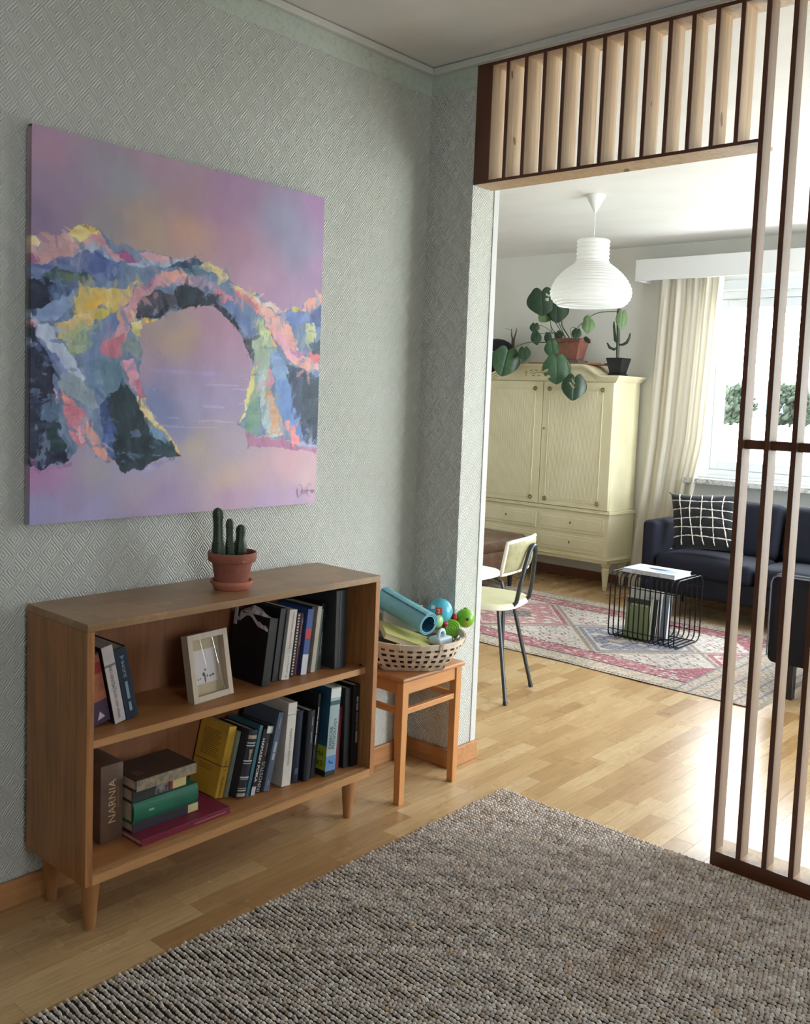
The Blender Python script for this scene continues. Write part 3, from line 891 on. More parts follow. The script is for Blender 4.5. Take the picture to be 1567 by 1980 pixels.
# ================================================================== BOOKS
M_PAGE = mottled('book_pages', S(206, 196, 178), S(190, 178, 158), 60, 0.8, 0.0)
def cmat(c, rough=0.5):
    nm = 'cover_%d_%d_%d' % c
    return mat(nm, S(*c), rough, build=lambda t: (t.base(t.ramp(t.noise(t.obj(), 14, 4), [(0.3, scalecol(S(*c), 0.86)), (0.7, scalecol(S(*c), 1.1))]))))
def pmat(c):
    return mat('print_%d_%d_%d' % c, S(*c), 0.55)
def book(label, xs, y, z, t, h, d, lean=0.0, pivot='r', col=(40, 40, 50), bands=(), texts=(), group=None, rz=0.0, round_spine=False, name='book', rough=0.5, pages=True):
    a = math.atan(lean)
    r = thing(name, label, 'book', (xs, y, z), rot=(-a, 0, rz), group=group)
    y0, y1 = (-t, 0.0) if pivot == 'r' else (0.0, t)
    ct = min(0.0028, t * 0.14)
    c = MB()
    c.box(-d, -0.002, y0, y0 + ct, 0, h); c.box(-d, -0.002, y1 - ct, y1, 0, h)
    if round_spine:
        k = 8; poly = []
        for i in range(k + 1):
            an = math.pi * i / k
            poly.append((-0.004 + 0.006 * math.sin(an), (y0 + y1) / 2 - (t / 2) * math.cos(an)))
        poly += [(-0.005, y1), (-0.005, y0)]
        c.prism(poly, 0, h)
    else:
        c.box(-0.003, 0.0, y0, y1, 0, h)
    c.out('cover', cmat(col, rough), r, bevel=0.0007, seg=1)
    if pages:
        MB().box(-d + 0.004, -0.0032, y0 + ct, y1 - ct, 0.003, h - 0.004).out('pages', M_PAGE, r)
    xf = 0.0026 if round_spine else 0.0004
    for (z0, z1, bcol) in bands:
        if round_spine:
            k = 8; poly = []
            for i in range(k + 1):
                an = math.pi * i / k
                poly.append((-0.0036 + 0.0062 * math.sin(an), (y0 + y1) / 2 - (t / 2 + 0.0002) * math.cos(an)))
            MB().prism(poly + [(-0.004, y1), (-0.004, y0)], z0 * h, z1 * h).out('spine_band', pmat(bcol), r)
        else:
            MB().box(-0.001, xf, y0 - 0.0002, y1 + 0.0002, z0 * h, z1 * h).out('spine_band', pmat(bcol), r)
    ym = (y0 + y1) / 2
    for (s, ln, ht, zc, dr, tc, yo) in texts:
        if dr == 'up':
            R, U = (0, 0, 1), (0, -1, 0)
        elif dr == 'down':
            R, U = (0, 0, -1), (0, 1, 0)
        else:
            R, U = (0, 1, 0), (0, 0, 1)
        lettering(s, ln, ht, (xf + 0.0005, ym + yo, zc * h), R, U, pmat(tc), r)
    return r
def marks(r, x, y, zs, w, m, name='print_mark'):
    for z0, z1 in zs:
        MB().box(x, x + 0.0004, y - w / 2, y + w / 2, z0, z1).out(name, m, r)

GU = 'books leaning on the upper shelf'; GL = 'books leaning on the lower shelf'
# ---- upper shelf, left: three leaning books
r = book('purple and orange book facing out behind the white spine on the upper shelf', 0.203, 1.250, ZU, 0.066, 0.19, 0.016, -0.21, 'l', (70, 52, 78), group='books at the end of the upper shelf')
MB().box(-0.0005, 0.0006, 0.0003, 0.0657, 0.062, 0.185).out('cover_picture', mottled('orange_print', S(176, 104, 70), S(140, 84, 62), 30, 0.5, 0), r)
MB().box(0.0005, 0.0010, 0.0003, 0.0657, 0.135, 0.165).out('title_band', pmat((140, 40, 40)), r)
lettering('T', 0.010, 0.014, (0.0014, 0.024, 0.148), (0, 1, 0), (0, 0, 1), pmat((220, 200, 190)), r)
tr = MB(); tr.prism([(0.030, 0.012), (0.052, 0.016), (0.040, 0.034)], 0, 0.0004, Matrix(((0, 0, 1, 0.0006), (1, 0, 0, 0), (0, 1, 0, 0), (0, 0, 0, 1))))
tr.out('triangle_logo', pmat((190, 176, 184)), r)
r = book('white book with black lettering leaning at the end of the upper shelf', 0.213, 1.322, ZU, 0.032, 0.214, 0.15, -0.21, 'l', (196, 188, 186),
     bands=[(0.735, 0.765, (120, 116, 118))], texts=[('AKI HINTSA', 0.062, 0.009, 0.60, 'down', (40, 36, 36), -0.001), ('Tänään olen elossa', 0.085, 0.009, 0.26, 'down', (96, 90, 90), 0.001)], group='books at the end of the upper shelf')
MB().box(-0.15, -0.001, -0.0006, 0.0, 0.0, 0.214).out('dark_jacket', cmat((44, 46, 50)), r)
r = book('dark blue book with pale capitals next to the empty stretch of shelf', 0.206, 1.360, ZU, 0.036, 0.200, 0.15, -0.21, 'l', (24, 40, 60),
     texts=[('SUOMI', 0.046, 0.0085, 0.70, 'up', (150, 168, 176), 0.0)], group='books at the end of the upper shelf')
marks(r, 0.0004, 0.018, [(0.022, 0.047), (0.056, 0.105)], 0.008, pmat((124, 146, 160)))
tr = MB(); tr.prism([(0.012, 0.178), (0.026, 0.178), (0.019, 0.166)], 0, 0.0004, Matrix(((0, 0, 1, 0.0003), (1, 0, 0, 0), (0, 1, 0, 0), (0, 0, 0, 1))))
tr.out('triangle_logo', pmat((90, 118, 140)), r)

# ---- upper shelf, right group
LN = 0.13
r = book('wide black folder with crumpled paper on top beside the photo frame', 0.226, 1.836, ZU, 0.032, 0.204, 0.168, LN, 'r', (13, 14, 19), name='folder', group=GU)
cr = MB(); gv = []; gf = []; rr = random.Random(3)
for i in range(11):
    for j in range(7):
        t_ = j / 6
        fx = -0.150 + 0.146 * i / 10
        dz = 0.226 - 0.030 * abs(i - 3.5) / 6 - 0.020 * t_ ** 2 + rr.uniform(-.004, .004)
        gv.append((fx + rr.uniform(-.003, .003), -0.002 - 0.034 * t_ + rr.uniform(-.002, .002), dz - 0.012 * (t_ > 0.9) * (1 + 0.5 * math.sin(i))))
for i in range(10):
    for j in range(6):
        a = i * 7 + j; gf.append((a, a + 7, a + 8, a + 1))
cr.add(gv, gf).out('crumpled_paper', mat('grey_paper', S(190, 184, 182), 0.8), r, solid=0.0008)
MB().box(-0.164, -0.150, -0.034, -0.032, 0.16, 0.224).out('paper_corner', mat('grey_paper', S(176, 168, 166), 0.8), r)
book('thin plum book squeezed beside the wide black folder', 0.203, 1.857, ZU, 0.015, 0.187, 0.14, LN, 'r', (112, 66, 88), group=GU)
book('tall black file before the white book with red title', 0.207, 1.887, ZU, 0.027, 0.224, 0.16, LN, 'r', (20, 21, 25), group=GU)
r = book('white book with red title down its spine on the upper shelf', 0.216, 1.921, ZU, 0.031, 0.217, 0.15, LN, 'r', (204, 198, 190),
     texts=[('FAKTOJEN MAAILMA', 0.112, 0.0085, 0.70, 'down', (176, 52, 48), 0.0), ('Hans Rosling', 0.050, 0.005, 0.22, 'down', (50, 46, 46), 0.003), ('c', 0.006, 0.006, 0.05, 'up', (50, 46, 46), 0.0)], group=GU)
marks(r, 0.0004, -0.0155, [(0.084, 0.085), (0.090, 0.091), (0.096, 0.097)], 0.016, pmat((120, 112, 108)))
r = book('black spiral notebook with a row of pale binding holes', 0.203, 1.951, ZU, 0.014, 0.200, 0.14, LN, 'r', (30, 28, 26), name='spiral_notebook', group=GU)
for i in range(21):
    MB().box(0.0002, 0.0010, -0.0105, -0.0055, 0.006 + i * 0.0092, 0.0102 + i * 0.0092).out('binding_hole', pmat((206, 196, 180)), r)
book('slim maroon book with a white title beside the spiral notebook', 0.201, 1.969, ZU, 0.014, 0.196, 0.14, LN, 'r', (82, 34, 50), texts=[('Mikä sinut voimaa?', 0.085, 0.005, 0.70, 'down', (206, 190, 190), 0.0)], group=GU)
book('blue book with a red patch and white foot on the upper shelf', 0.212, 1.996, ZU, 0.023, 0.207, 0.15, 0.12, 'r', (46, 74, 140), bands=[(0.0, 0.31, (196, 194, 198)), (0.55, 0.70, (180, 46, 50))], group=GU)
book('dark teal pamphlet behind the blue and red book', 0.203, 2.011, ZU, 0.012, 0.210, 0.15, 0.12, 'r', (40, 58, 66), group=GU)
book('pale beige book without lettering near the grey box file', 0.211, 2.034, ZU, 0.018, 0.210, 0.15, 0.12, 'r', (176, 164, 148), group=GU)
book('narrow dark green booklet beside the beige book', 0.205, 2.048, ZU, 0.010, 0.197, 0.14, 0.12, 'r', (62, 82, 72), group=GU)
r = book('black book with faint white lettering against the grey box file', 0.198, 2.072, ZU, 0.021, 0.213, 0.15, 0.10, 'r', (14, 14, 17), group=GU)
marks(r, 0.0004, -0.010, [(0.045, 0.072), (0.075, 0.118)], 0.0022, pmat((150, 150, 150)))
r = thing('box_file', 'tall dark grey box file standing at the end of the upper shelf', 'box file', (0.232, 2.100, ZU))
MB().box(-0.19, 0, 0, 0.052, 0, 0.256).out('case', cmat((50, 52, 55)), r, bevel=0.002)
MB().box(-0.0005, 0.0012, 0.017, 0.021, 0.004, 0.252).out('spine_ridge', cmat((84, 86, 88)), r)

# ---- photo frame on the upper shelf
fw_, fh_ = 0.148, 0.192
fr = thing('photo_frame', 'pale wooden box frame with a small pencil sketch on the shelf', 'picture frame', (0.2215, 1.566, ZU), rot=(0, -0.20, 0.08))
M_FR = wood('frame_wood', S(186, 170, 148), 'z', 0.1, 0.5)
bw = 0.017; dp = 0.028
fm = MB()
for b in ((-dp, 0, 0, bw, 0, fh_), (-dp, 0, fw_ - bw, fw_, 0, fh_), (-dp, 0, bw, fw_ - bw, 0, bw), (-dp, 0, bw, fw_ - bw, fh_ - bw, fh_)):
    MB().box(*b).out('frame_bar', M_FR, fr, bevel=0.0008)
MB().box(-dp, -dp + 0.003, bw, fw_ - bw, bw, fh_ - bw).out('mount_board', mat('mount_beige', S(186, 170, 140), 0.7), fr)
pic = MB().box(-dp + 0.003, -dp + 0.004, 0.034, 0.114, 0.046, 0.142).out('picture', mat('sketch_paper', S(214, 206, 206), 0.7), fr)
sk = MB()
for (y, z, w_, h_) in ((0.068, 0.060, 0.006, 0.028), (0.064, 0.072, 0.010, 0.012), (0.071, 0.084, 0.006, 0.007), (0.077, 0.066, 0.004, 0.010), (0.088, 0.064, 0.008, 0.006), (0.098, 0.066, 0.010, 0.007), (0.050, 0.062, 0.006, 0.004), (0.042, 0.060, 0.005, 0.005)):
    sk.sphere((-dp + 0.0042, y, z), 0.5, 8, 6, 0.0006, w_, h_)
sk.out('sketched_figure', mat('pencil_grey', S(96, 92, 92), 0.8), pic)
gl = MB().add([(-0.007, bw, bw), (-0.007, fw_ - bw, bw), (-0.007, fw_ - bw, fh_ - bw), (-0.007, bw, fh_ - bw)], [(0, 1, 2, 3)])
def _fg():
    m = bpy.data.materials.new('picture_glass'); m.use_nodes = True
    nt = m.node_tree; p = nt.nodes['Principled BSDF']
    out = nt.nodes['Material Output']
    tr = nt.nodes.new('ShaderNodeBsdfTransparent'); g_ = nt.nodes.new('ShaderNodeBsdfGlossy'); g_.inputs['Roughness'].default_value = 0.01
    mx = nt.nodes.new('ShaderNodeMixShader'); mx.inputs[0].default_value = 0.10
    nt.links.new(tr.outputs[0], mx.inputs[1]); nt.links.new(g_.outputs[0], mx.inputs[2]); nt.links.new(mx.outputs[0], out.inputs[0])
    nt.nodes.remove(p)
    return m
M_PGLASS = _fg()
gl.out('glass', M_PGLASS, fr)

# ---- lower shelf, left: boxed volume and lying stack
r = thing('boxed_book', 'thick brown boxed volume with gold title upright on the lower shelf', 'book', (0.186, 1.298, ZL))
MB().rbox(-0.150, 0, 0, 0.068, 0, 0.213, 0.004, 2).out('slipcase', mottled('brown_case', S(96, 74, 60), S(112, 88, 72), 9, 0.5, 0), r, smooth=True)
lettering('NARNIA', 0.118, 0.021, (0.0006, 0.034, 0.112), (0, 0, 1), (0, -1, 0), pmat((206, 176, 132)), r)
marks(r, 0.0002, 0.052, [(0.09, 0.15)], 0.002, pmat((150, 124, 92)))
def flat_book(label, x1, y0, z0, dx, dy, t, col, texts=(), rz=0.0, round_spine=False, hard=True, name='book'):
    r = thing(name, label, 'book', (x1, y0, z0), rotz=rz, group='books lying in a stack on the lower shelf')
    ct = min(0.003, t * 0.16)
    c = MB(); c.box(-dx, -0.002, 0, dy, 0, ct); c.box(-dx, -0.002, 0, dy, t - ct, t)
    if round_spine:
        k = 10; poly = []
        for i in range(k + 1):
            an = math.pi * i / k
            poly.append((-0.006 + 0.012 * math.sin(an), t / 2 - t / 2 * math.cos(an)))
        poly += [(-0.008, t), (-0.008, 0)]
        c.prism(poly, 0, dy, Matrix(((1, 0, 0, 0), (0, 0, 1, 0), (0, 1, 0, 0), (0, 0, 0, 1))))
    else:
        c.box(-0.003, 0, 0, dy, 0, t)
    c.out('cover', cmat(col), r, bevel=0.0008, seg=1)
    MB().box(-dx + 0.004, -0.009 if round_spine else -0.0033, 0.003, dy - 0.004, ct, t - ct).out('pages', M_PAGE, r)
    return r
r = flat_book('dark red hardback lying flat at the bottom of the stack', 0.268, 1.371, ZL, 0.20, 0.296, 0.018, (116, 28, 52), rz=0.012)
marks2 = MB().box(-0.0002, 0.0004, 0.17, 0.28, 0.006, 0.010).out('title_print', pmat((150, 90, 104)), r)
r = flat_book('dark grey book with a pale spine label above the red hardback', 0.219, 1.374, ZL + 0.018, 0.13, 0.215, 0.027, (52, 48, 58))
MB().box(-0.0002, 0.0006, 0.178, 0.212, 0.002, 0.025).out('spine_label', pmat((196, 180, 132)), r)
r = flat_book('green cloth bound thick book in the middle of the stack', 0.222, 1.373, ZL + 0.045, 0.135, 0.208, 0.056, (34, 104, 80), round_spine=True)
MB().box(0.0040, 0.0066, 0.046, 0.062, 0.026, 0.031).out('gilt_mark', pmat((150, 170, 140)), r)
r = flat_book('black book with a small photo print second from the top', 0.216, 1.374, ZL + 0.101, 0.125, 0.172, 0.036, (56, 56, 56))
MB().box(-0.0002, 0.0005, 0.072, 0.112, 0.004, 0.034).out('portrait_print', mottled('photo_grey', S(150, 146, 142), S(50, 48, 48), 60, 0.6, 0), r)
MB().box(-0.0002, 0.0005, 0.128, 0.172, 0.004, 0.034).out('spine_label', pmat((206, 186, 126)), r)
MB().box(-0.0002, 0.0006, 0.120, 0.128, 0.004, 0.034).out('red_stripe', pmat((150, 50, 60)), r)
r = flat_book('book with a mottled green and brown spine topping the stack', 0.234, 1.374, ZL + 0.137, 0.142, 0.194, 0.031, (70, 52, 42))
MB().box(-0.0002, 0.0005, 0.001, 0.193, 0.001, 0.030).out('patterned_spine', mottled('camouflage', S(96, 106, 96), S(168, 140, 112), 70, 0.6, 0), r)
MB().box(-0.060, -0.030, 0.02, 0.045, 0.031, 0.0314).out('cover_mark', pmat((104, 74, 58)), r)

# ---- lower shelf, right group (leaning)
LL = 0.235
r = book('yellow book with printed lines on its cover beside the stack', 0.168, 1.713, ZL, 0.028, 0.212, 0.135, LL, 'r', (206, 162, 58), texts=[('Neil T.', 0.034, 0.008, 0.44, 'down', (96, 70, 30), 0.0), ('Anderson', 0.060, 0.009, 0.16, 'down', (70, 30, 30), 0.0)], group=GL)
for i in range(13):
    MB().box(-0.112, -0.028 - 0.01 * (i % 3 == 2), -0.0284, -0.028, 0.110 + i * 0.0062, 0.1118 + i * 0.0062).out('text_line', pmat((128, 96, 40)), r)
for i in range(3):
    MB().box(-0.105, -0.04, -0.0284, -0.028, 0.070 + i * 0.0062, 0.0718 + i * 0.0062).out('text_line', pmat((128, 96, 40)), r)
MB().box(-0.128, 0.0006, -0.0286, 0.0, 0.0925, 0.0945).out('elastic_band', pmat((70, 44, 24)), r)
book('thin grey green booklet behind the yellow book', 0.176, 1.727, ZL, 0.012, 0.196, 0.13, LL, 'r', (128, 136, 118), group=GL)
r = book('navy volume with gilt bands and an emblem on its spine', 0.212, 1.763, ZL, 0.034, 0.202, 0.15, LL, 'r', (22, 25, 44), round_spine=True,
     bands=[(0.02, 0.07, (150, 140, 124)), (0.10, 0.115, (176, 168, 156)), (0.135, 0.145, (160, 152, 140)), (0.27, 0.28, (160, 152, 140)), (0.295, 0.31, (196, 190, 180)), (0.50, 0.51, (186, 180, 170)), (0.535, 0.55, (196, 190, 180)), (0.76, 0.775, (196, 190, 180)), (0.80, 0.815, (186, 180, 170)), (0.87, 0.92, (170, 150, 128))], group=GL)
em = MB(); em.sphere((0.0026, -0.017, 0.136), 0.5, 10, 8, 0.001, 0.012, 0.012); em.box(0.0018, 0.0032, -0.020, -0.014, 0.114, 0.134); em.box(0.0018, 0.0032, -0.024, -0.010, 0.140, 0.144)
em.out('gilt_emblem', pmat((150, 128, 92)), r)
book('slim teal book beside the navy volume', 0.214, 1.777, ZL, 0.013, 0.212, 0.14, LL, 'r', (58, 106, 120), group=GL)
book('black book with a bold white title down its spine', 0.218, 1.793, ZL, 0.0145, 0.198, 0.14, LL, 'r', (22, 20, 22), bands=[(0.0, 0.13, (186, 182, 182))], texts=[('HAMASIN POIKA', 0.130, 0.0095, 0.53, 'down', (236, 234, 232), 0.0)], group=GL)
r = book('black book with tall pale capitals and a library sticker', 0.216, 1.818, ZL, 0.0225, 0.204, 0.14, LL, 'r', (32, 30, 32), bands=[(0.88, 0.985, (206, 204, 202))], texts=[('INNOSTUS', 0.090, 0.0135, 0.24, 'up', (176, 168, 160), 0.0)], group=GL)
marks(r, 0.0004, -0.0112, [(0.112, 0.150)], 0.006, pmat((104, 88, 80)))
r = book('slate blue book with pale capitals leaning towards the thick white one', 0.226, 1.844, ZL, 0.0225, 0.240, 0.16, LL, 'r', (78, 90, 108), group=GL)
marks(r, 0.0004, -0.0112, [(0.095, 0.115), (0.118, 0.150)], 0.0085, pmat((160, 170, 182)))
marks(r, 0.0004, -0.0112, [(0.018, 0.034), (0.190, 0.225)], 0.003, pmat((140, 150, 162)))
r = book('thick white book with grey script on its spine', 0.235, 1.922, ZL, 0.036, 0.260, 0.16, 0.08, 'r', (206, 200, 190), texts=[('Elämälle runoudelle', 0.115, 0.010, 0.47, 'up', (104, 98, 94), 0.0)], group=GL)
MB().box(0.0, 0.0005, -0.0362, 0.0002, 0.222, 0.2232).out('spine_line', pmat((60, 56, 54)), r)
MB().box(-0.16, 0.0002, -0.0364, -0.036, 0.0, 0.26).out('inner_jacket', cmat((190, 184, 176)), r)
r = book('dark navy book with soft ribs beside the thick white one', 0.234, 1.960, ZL, 0.031, 0.226, 0.15, 0.07, 'r', (24, 31, 50), round_spine=True, group=GL)
MB().box(0.001, 0.003, -0.026, -0.012, 0.028, 0.046).out('spine_label', pmat((70, 76, 92)), r)
r = book('dark blue book with faint silver lettering mid group', 0.250, 1.993, ZL, 0.030, 0.224, 0.15, 0.07, 'r', (18, 21, 32), round_spine=True, group=GL)
marks(r, 0.0024, -0.014, [(0.120, 0.155), (0.178, 0.205)], 0.004, pmat((110, 114, 126)))
r = book('tall black file with a thin white line of print', 0.243, 2.017, ZL, 0.017, 0.268, 0.16, 0.10, 'r', (10, 11, 14), group=GL)
marks(r, 0.0004, -0.013, [(0.105, 0.138), (0.142, 0.182), (0.186, 0.225)], 0.0024, pmat((206, 206, 206)))
r = book('thick pale blue textbook with green and sea pictures and a white sticker', 0.268, 2.080, ZL, 0.043, 0.284, 0.20, 0.07, 'r', (150, 170, 172),
     bands=[(0.0, 0.055, (24, 30, 34)), (0.055, 0.225, (86, 128, 176)), (0.80, 0.85, (56, 84, 90)), (0.885, 0.985, (206, 206, 202))],
     texts=[('EXERCISE', 0.072, 0.012, 0.435, 'up', (30, 36, 40), -0.009), ('PHYSIOLOGY', 0.100, 0.012, 0.475, 'up', (30, 36, 40), 0.006)], group=GL)
MB().box(-0.20, -0.001, -0.0436, -0.043, 0.095, 0.283).out('cover_photo', mottled('sea_print', S(40, 84, 116), S(28, 60, 84), 14, 0.4, 0), r)
gcov = MB().box(-0.20, -0.001, -0.0436, -0.043, 0.018, 0.095).out('cover_title_field', pmat((150, 164, 46)), r)
lettering('EX', 0.030, 0.018, (-0.030, -0.0440, 0.038), (-1, 0, 0), (0, 0, -1), pmat((36, 40, 22)), r)
lettering('PH', 0.030, 0.018, (-0.030, -0.0440, 0.070), (-1, 0, 0), (0, 0, -1), pmat((36, 40, 22)), r)
MB().box(-0.20, -0.001, -0.0437, -0.043, 0.0, 0.018).out('cover_foot', pmat((24, 30, 34)), r)
sw_ = MB(); sw_.sphere((0.0004, -0.018, 0.040), 0.5, 8, 6, 0.0008, 0.014, 0.006); sw_.sphere((0.0004, -0.028, 0.046), 0.5, 8, 6, 0.0008, 0.006, 0.012)
sw_.out('swimmer_print', pmat((34, 50, 104)), r)
book('red patterned book mostly hidden beside the pale textbook', 0.243, 2.124, ZL, 0.020, 0.205, 0.14, 0.05, 'r', (112, 40, 48), group=GL)
book('plain black book next to the red patterned one', 0.256, 2.158, ZL, 0.026, 0.266, 0.16, 0.0, 'r', (14, 14, 18), group=GL)
r = book('black book with blocky pale capitals at the end of the lower shelf', 0.264, 2.190, ZL, 0.029, 0.272, 0.16, 0.0, 'r', (13, 13, 16), texts=[('THE MANGA', 0.062, 0.008, 0.55, 'up', (156, 146, 138), 0.004)], group=GL)
marks(r, 0.0004, -0.0105, [(0.078, 0.116), (0.186, 0.210), (0.214, 0.232)], 0.008, pmat((140, 130, 122)))

# ================================================================== CACTUS POT ON THE BOOKCASE
def _terra(t):
    v = t.obj()
    f = t.noise(v, 16, 5, 0.6); k = t.noise(t.vm('MULTIPLY', v, (8, 8, 30)), 1.5, 4, 0.7, 1.5)
    c = t.ramp(f, [(0.3, S(136, 78, 62)), (0.7, S(164, 98, 80))])
    t.base(t.mix(t.m('MULTIPLY', t.m('GREATER_THAN', k, 0.62), 0.3), c, S(196, 170, 158)))
    t.bump(f, 0.1, 0.001)
M_TERRA = mat('terracotta', S(150, 88, 70), 0.75, build=_terra)
M_TERRA2 = mottled('terracotta_saucer', S(176, 104, 82), S(190, 118, 94), 20, 0.7, 0.1)
M_SOIL = mottled('soil', S(48, 36, 30), S(70, 54, 44), 90, 0.9, 0.8)
pc = Vector((0.185, 1.715, BZ1))
sa = thing('plant_saucer', 'terracotta saucer under the potted cactus on the bookcase', 'saucer', pc)
MB().lathe([(0.0, 0.0), (0.047, 0.0), (0.0505, 0.002), (0.058, 0.017), (0.061, 0.018), (0.062, 0.026), (0.0600, 0.027), (0.0555, 0.026), (0.050, 0.007), (0.0, 0.006)], 40).out('dish', M_TERRA2, sa, smooth=True)
po = thing('potted_cactus', 'three ribbed green cactus stems in a terracotta pot on the bookcase', 'potted cactus', pc + Vector((0, 0, 0.006)))
MB().lathe([(0.0, 0.0), (0.044, 0.0), (0.046, 0.002), (0.058, 0.072), (0.0595, 0.074), (0.066, 0.0755), (0.069, 0.079), (0.071, 0.099), (0.0695, 0.103), (0.0655, 0.103), (0.062, 0.094), (0.060, 0.085)], 44).out('pot', M_TERRA, po, smooth=True)
MB().lathe([(0.0, 0.088), (0.061, 0.085)], 24).out('soil', M_SOIL, po)
def _cac(t):
    v = t.obj(); f = t.noise(v, 60, 3)
    t.base(t.ramp(f, [(0.3, S(30, 50, 36)), (0.7, S(46, 70, 46))]))
M_CACT = mat('cactus_skin', S(54, 86, 56), 0.5, build=_cac)
M_SPINE = mat('cactus_spine', S(176, 170, 140), 0.6)
def cactus(parent, base, prof, ribs=6, lean=(0, 0), depth=0.34, name='cactus_stem', seg=5, spin=0.0, spine_len=0.0035):
    """prof: list of (z, radius)"""
    n = ribs * seg; vs = []; fs = []
    zt = prof[-1][0]
    for (z, r) in prof:
        ox, oy = lean[0] * (z / zt), lean[1] * (z / zt)
        for k in range(n):
            a = 2 * math.pi * k / n + spin
            rr = r * (1 - depth + depth * abs(math.cos(ribs * (a - spin) / 2)) ** 0.7)
            vs.append((base[0] + ox + rr * math.cos(a), base[1] + oy + rr * math.sin(a), base[2] + z))
    for i in range(len(prof) - 1):
        for k in range(n):
            k2 = (k + 1) % n
            fs.append((i * n + k, i * n + k2, (i + 1) * n + k2, (i + 1) * n + k))
    fs.append(tuple(range((len(prof) - 1) * n, len(prof) * n)))
    st = MB().add(vs, fs).out(name, M_CACT, parent, smooth='all')
    sp = MB(); rr_ = random.Random(int(base[0] * 1e4) & 1023)
    Z = np.array([p[0] for p in prof]); R = np.array([p[1] for p in prof])
    z = 0.012
    while z < zt - 0.002:
        r = float(np.interp(z, Z, R))
        for k in range(ribs):
            a = 2 * math.pi * k / ribs + spin
            p = Vector((base[0] + lean[0] * z / zt + r * math.cos(a), base[1] + lean[1] * z / zt + r * math.sin(a), base[2] + z))
            for q in range(3):
                d = Vector((math.cos(a + rr_.uniform(-.8, .8)), math.sin(a + rr_.uniform(-.8, .8)), rr_.uniform(-.5, .7))).normalized()
                sp.tube([p - d * 0.0005, p + d * spine_len], [0.0006, 0.0002], 3, caps=False)
        z += 0.0062
    sp.out('spines', M_SPINE, st)
    return st
cactus(po, (-0.006, -0.045, 0.080), [(0, .015), (.012, .019), (.030, .0215), (.046, .020), (.058, .0165), (.075, .0155), (.098, .0145), (.112, .0145), (.124, .0165), (.136, .0165), (.144, .0145), (.150, .009), (.153, .003)], 6, (0, -0.006), spin=0.4)
cactus(po, (0.002, -0.010, 0.080), [(0, .012), (.020, .0145), (.040, .0135), (.065, .010), (.085, .0105), (.100, .0115), (.110, .0105), (.117, .007), (.120, .002)], 5, (0, -0.004), spin=0.2)
cactus(po, (0.004, 0.022, 0.080), [(0, .014), (.014, .019), (.030, .0205), (.044, .0185), (.056, .0135), (.068, .0130), (.080, .0150), (.090, .0140), (.097, .009), (.100, .002)], 7, (0, 0.004), spin=0.1)

# ================================================================== STOOL
C_ST = S(192, 132, 76)
M_STZ = wood('stool_wood_z', C_ST, 'z', 0.14, 0.42)
M_STY = wood('stool_wood_y', C_ST, 'y', 0.14, 0.42)
M_STX = wood('stool_wood_x', C_ST, 'x', 0.14, 0.42)
sx0, sx1, sy0, sy1 = 0.018, 0.312, 2.350, 2.672
st = thing('stool', 'orange brown wooden stool with square legs in the corner', 'stool', ((sx0 + sx1) / 2, (sy0 + sy1) / 2, 0))
MB().rbox(sx0 - 0.002, sx1 + 0.008, sy0 - 0.010, sy1 + 0.010, 0.430, 0.446, 0.006, 3).out('seat', wood('stool_seat', S(172, 118, 74), 'y', 0.18, 0.4, worn=True), st, smooth=True, world=True)
lw = 0.032
for ax in (sx0, sx1 - lw):
    for ay in (sy0, sy1 - lw):
        cxx, cyy = ax + lw / 2, ay + lw / 2
        b0, b1 = lw / 2 * 0.82, lw / 2
        m_ = MB(); m_.add([(cxx - b0, cyy - b0, 0), (cxx + b0, cyy - b0, 0), (cxx + b0, cyy + b0, 0), (cxx - b0, cyy + b0, 0), (cxx - b1, cyy - b1, .43), (cxx + b1, cyy - b1, .43), (cxx + b1, cyy + b1, .43), (cxx - b1, cyy + b1, .43)],
               [(0, 3, 2, 1), (4, 5, 6, 7), (0, 1, 5, 4), (1, 2, 6, 5), (2, 3, 7, 6), (3, 0, 4, 7)])
        m_.out('leg', M_STZ, st, world=True, bevel=0.0025)
for ax in (sx0 + 0.006, sx1 - 0.024):
    MB().box(ax, ax + 0.018, sy0 + lw, sy1 - lw, 0.384, 0.430).out('apron', M_STY, st, world=True, bevel=0.001)
    MB().box(ax, ax + 0.018, sy0 + lw, sy1 - lw, 0.313, 0.333).out('stretcher', M_STY, st, world=True, bevel=0.002)
for ay in (sy0 + 0.006, sy1 - 0.024):
    MB().box(sx0 + lw, sx1 - lw, ay, ay + 0.018, 0.384, 0.430).out('apron', M_STX, st, world=True, bevel=0.001)
    MB().box(sx0 + lw, sx1 - lw, ay, ay + 0.018, 0.313, 0.333).out('stretcher', M_STX, st, world=True, bevel=0.002)

# ================================================================== BASKET
bk = thing('woven_basket', 'pale woven splint basket full of toys on the stool', 'basket', (0.200, 2.512, 0.447))
def _spl(t):
    f = t.noise(t.obj(), 45, 4, 0.6)
    t.base(t.ramp(f, [(0.3, S(196, 172, 146)), (0.7, S(224, 206, 184))])); t.bump(f, 0.1, 0.001)
M_SPL = mat('splint', S(206, 180, 154), 0.6, build=_spl)
BH = 0.108
def basket_pt(a, z, off=0.0):
    """a: angle, z: 0..BH ; square base turned 45 degrees lofting to a round rim"""
    t_ = max(0.0, min(1.0, z / BH))
    sq = 0.150 / (abs(math.cos(a)) + abs(math.sin(a)))      # diamond (square turned 45 deg)
    sq = sq * 0.80 + 0.20 * 0.118
    r = sq * (1 - t_) + 0.192 * t_ + 0.012 * math.sin(math.pi * t_) + off
    return Vector((r * math.cos(a), r * math.sin(a), z))
NST = 36
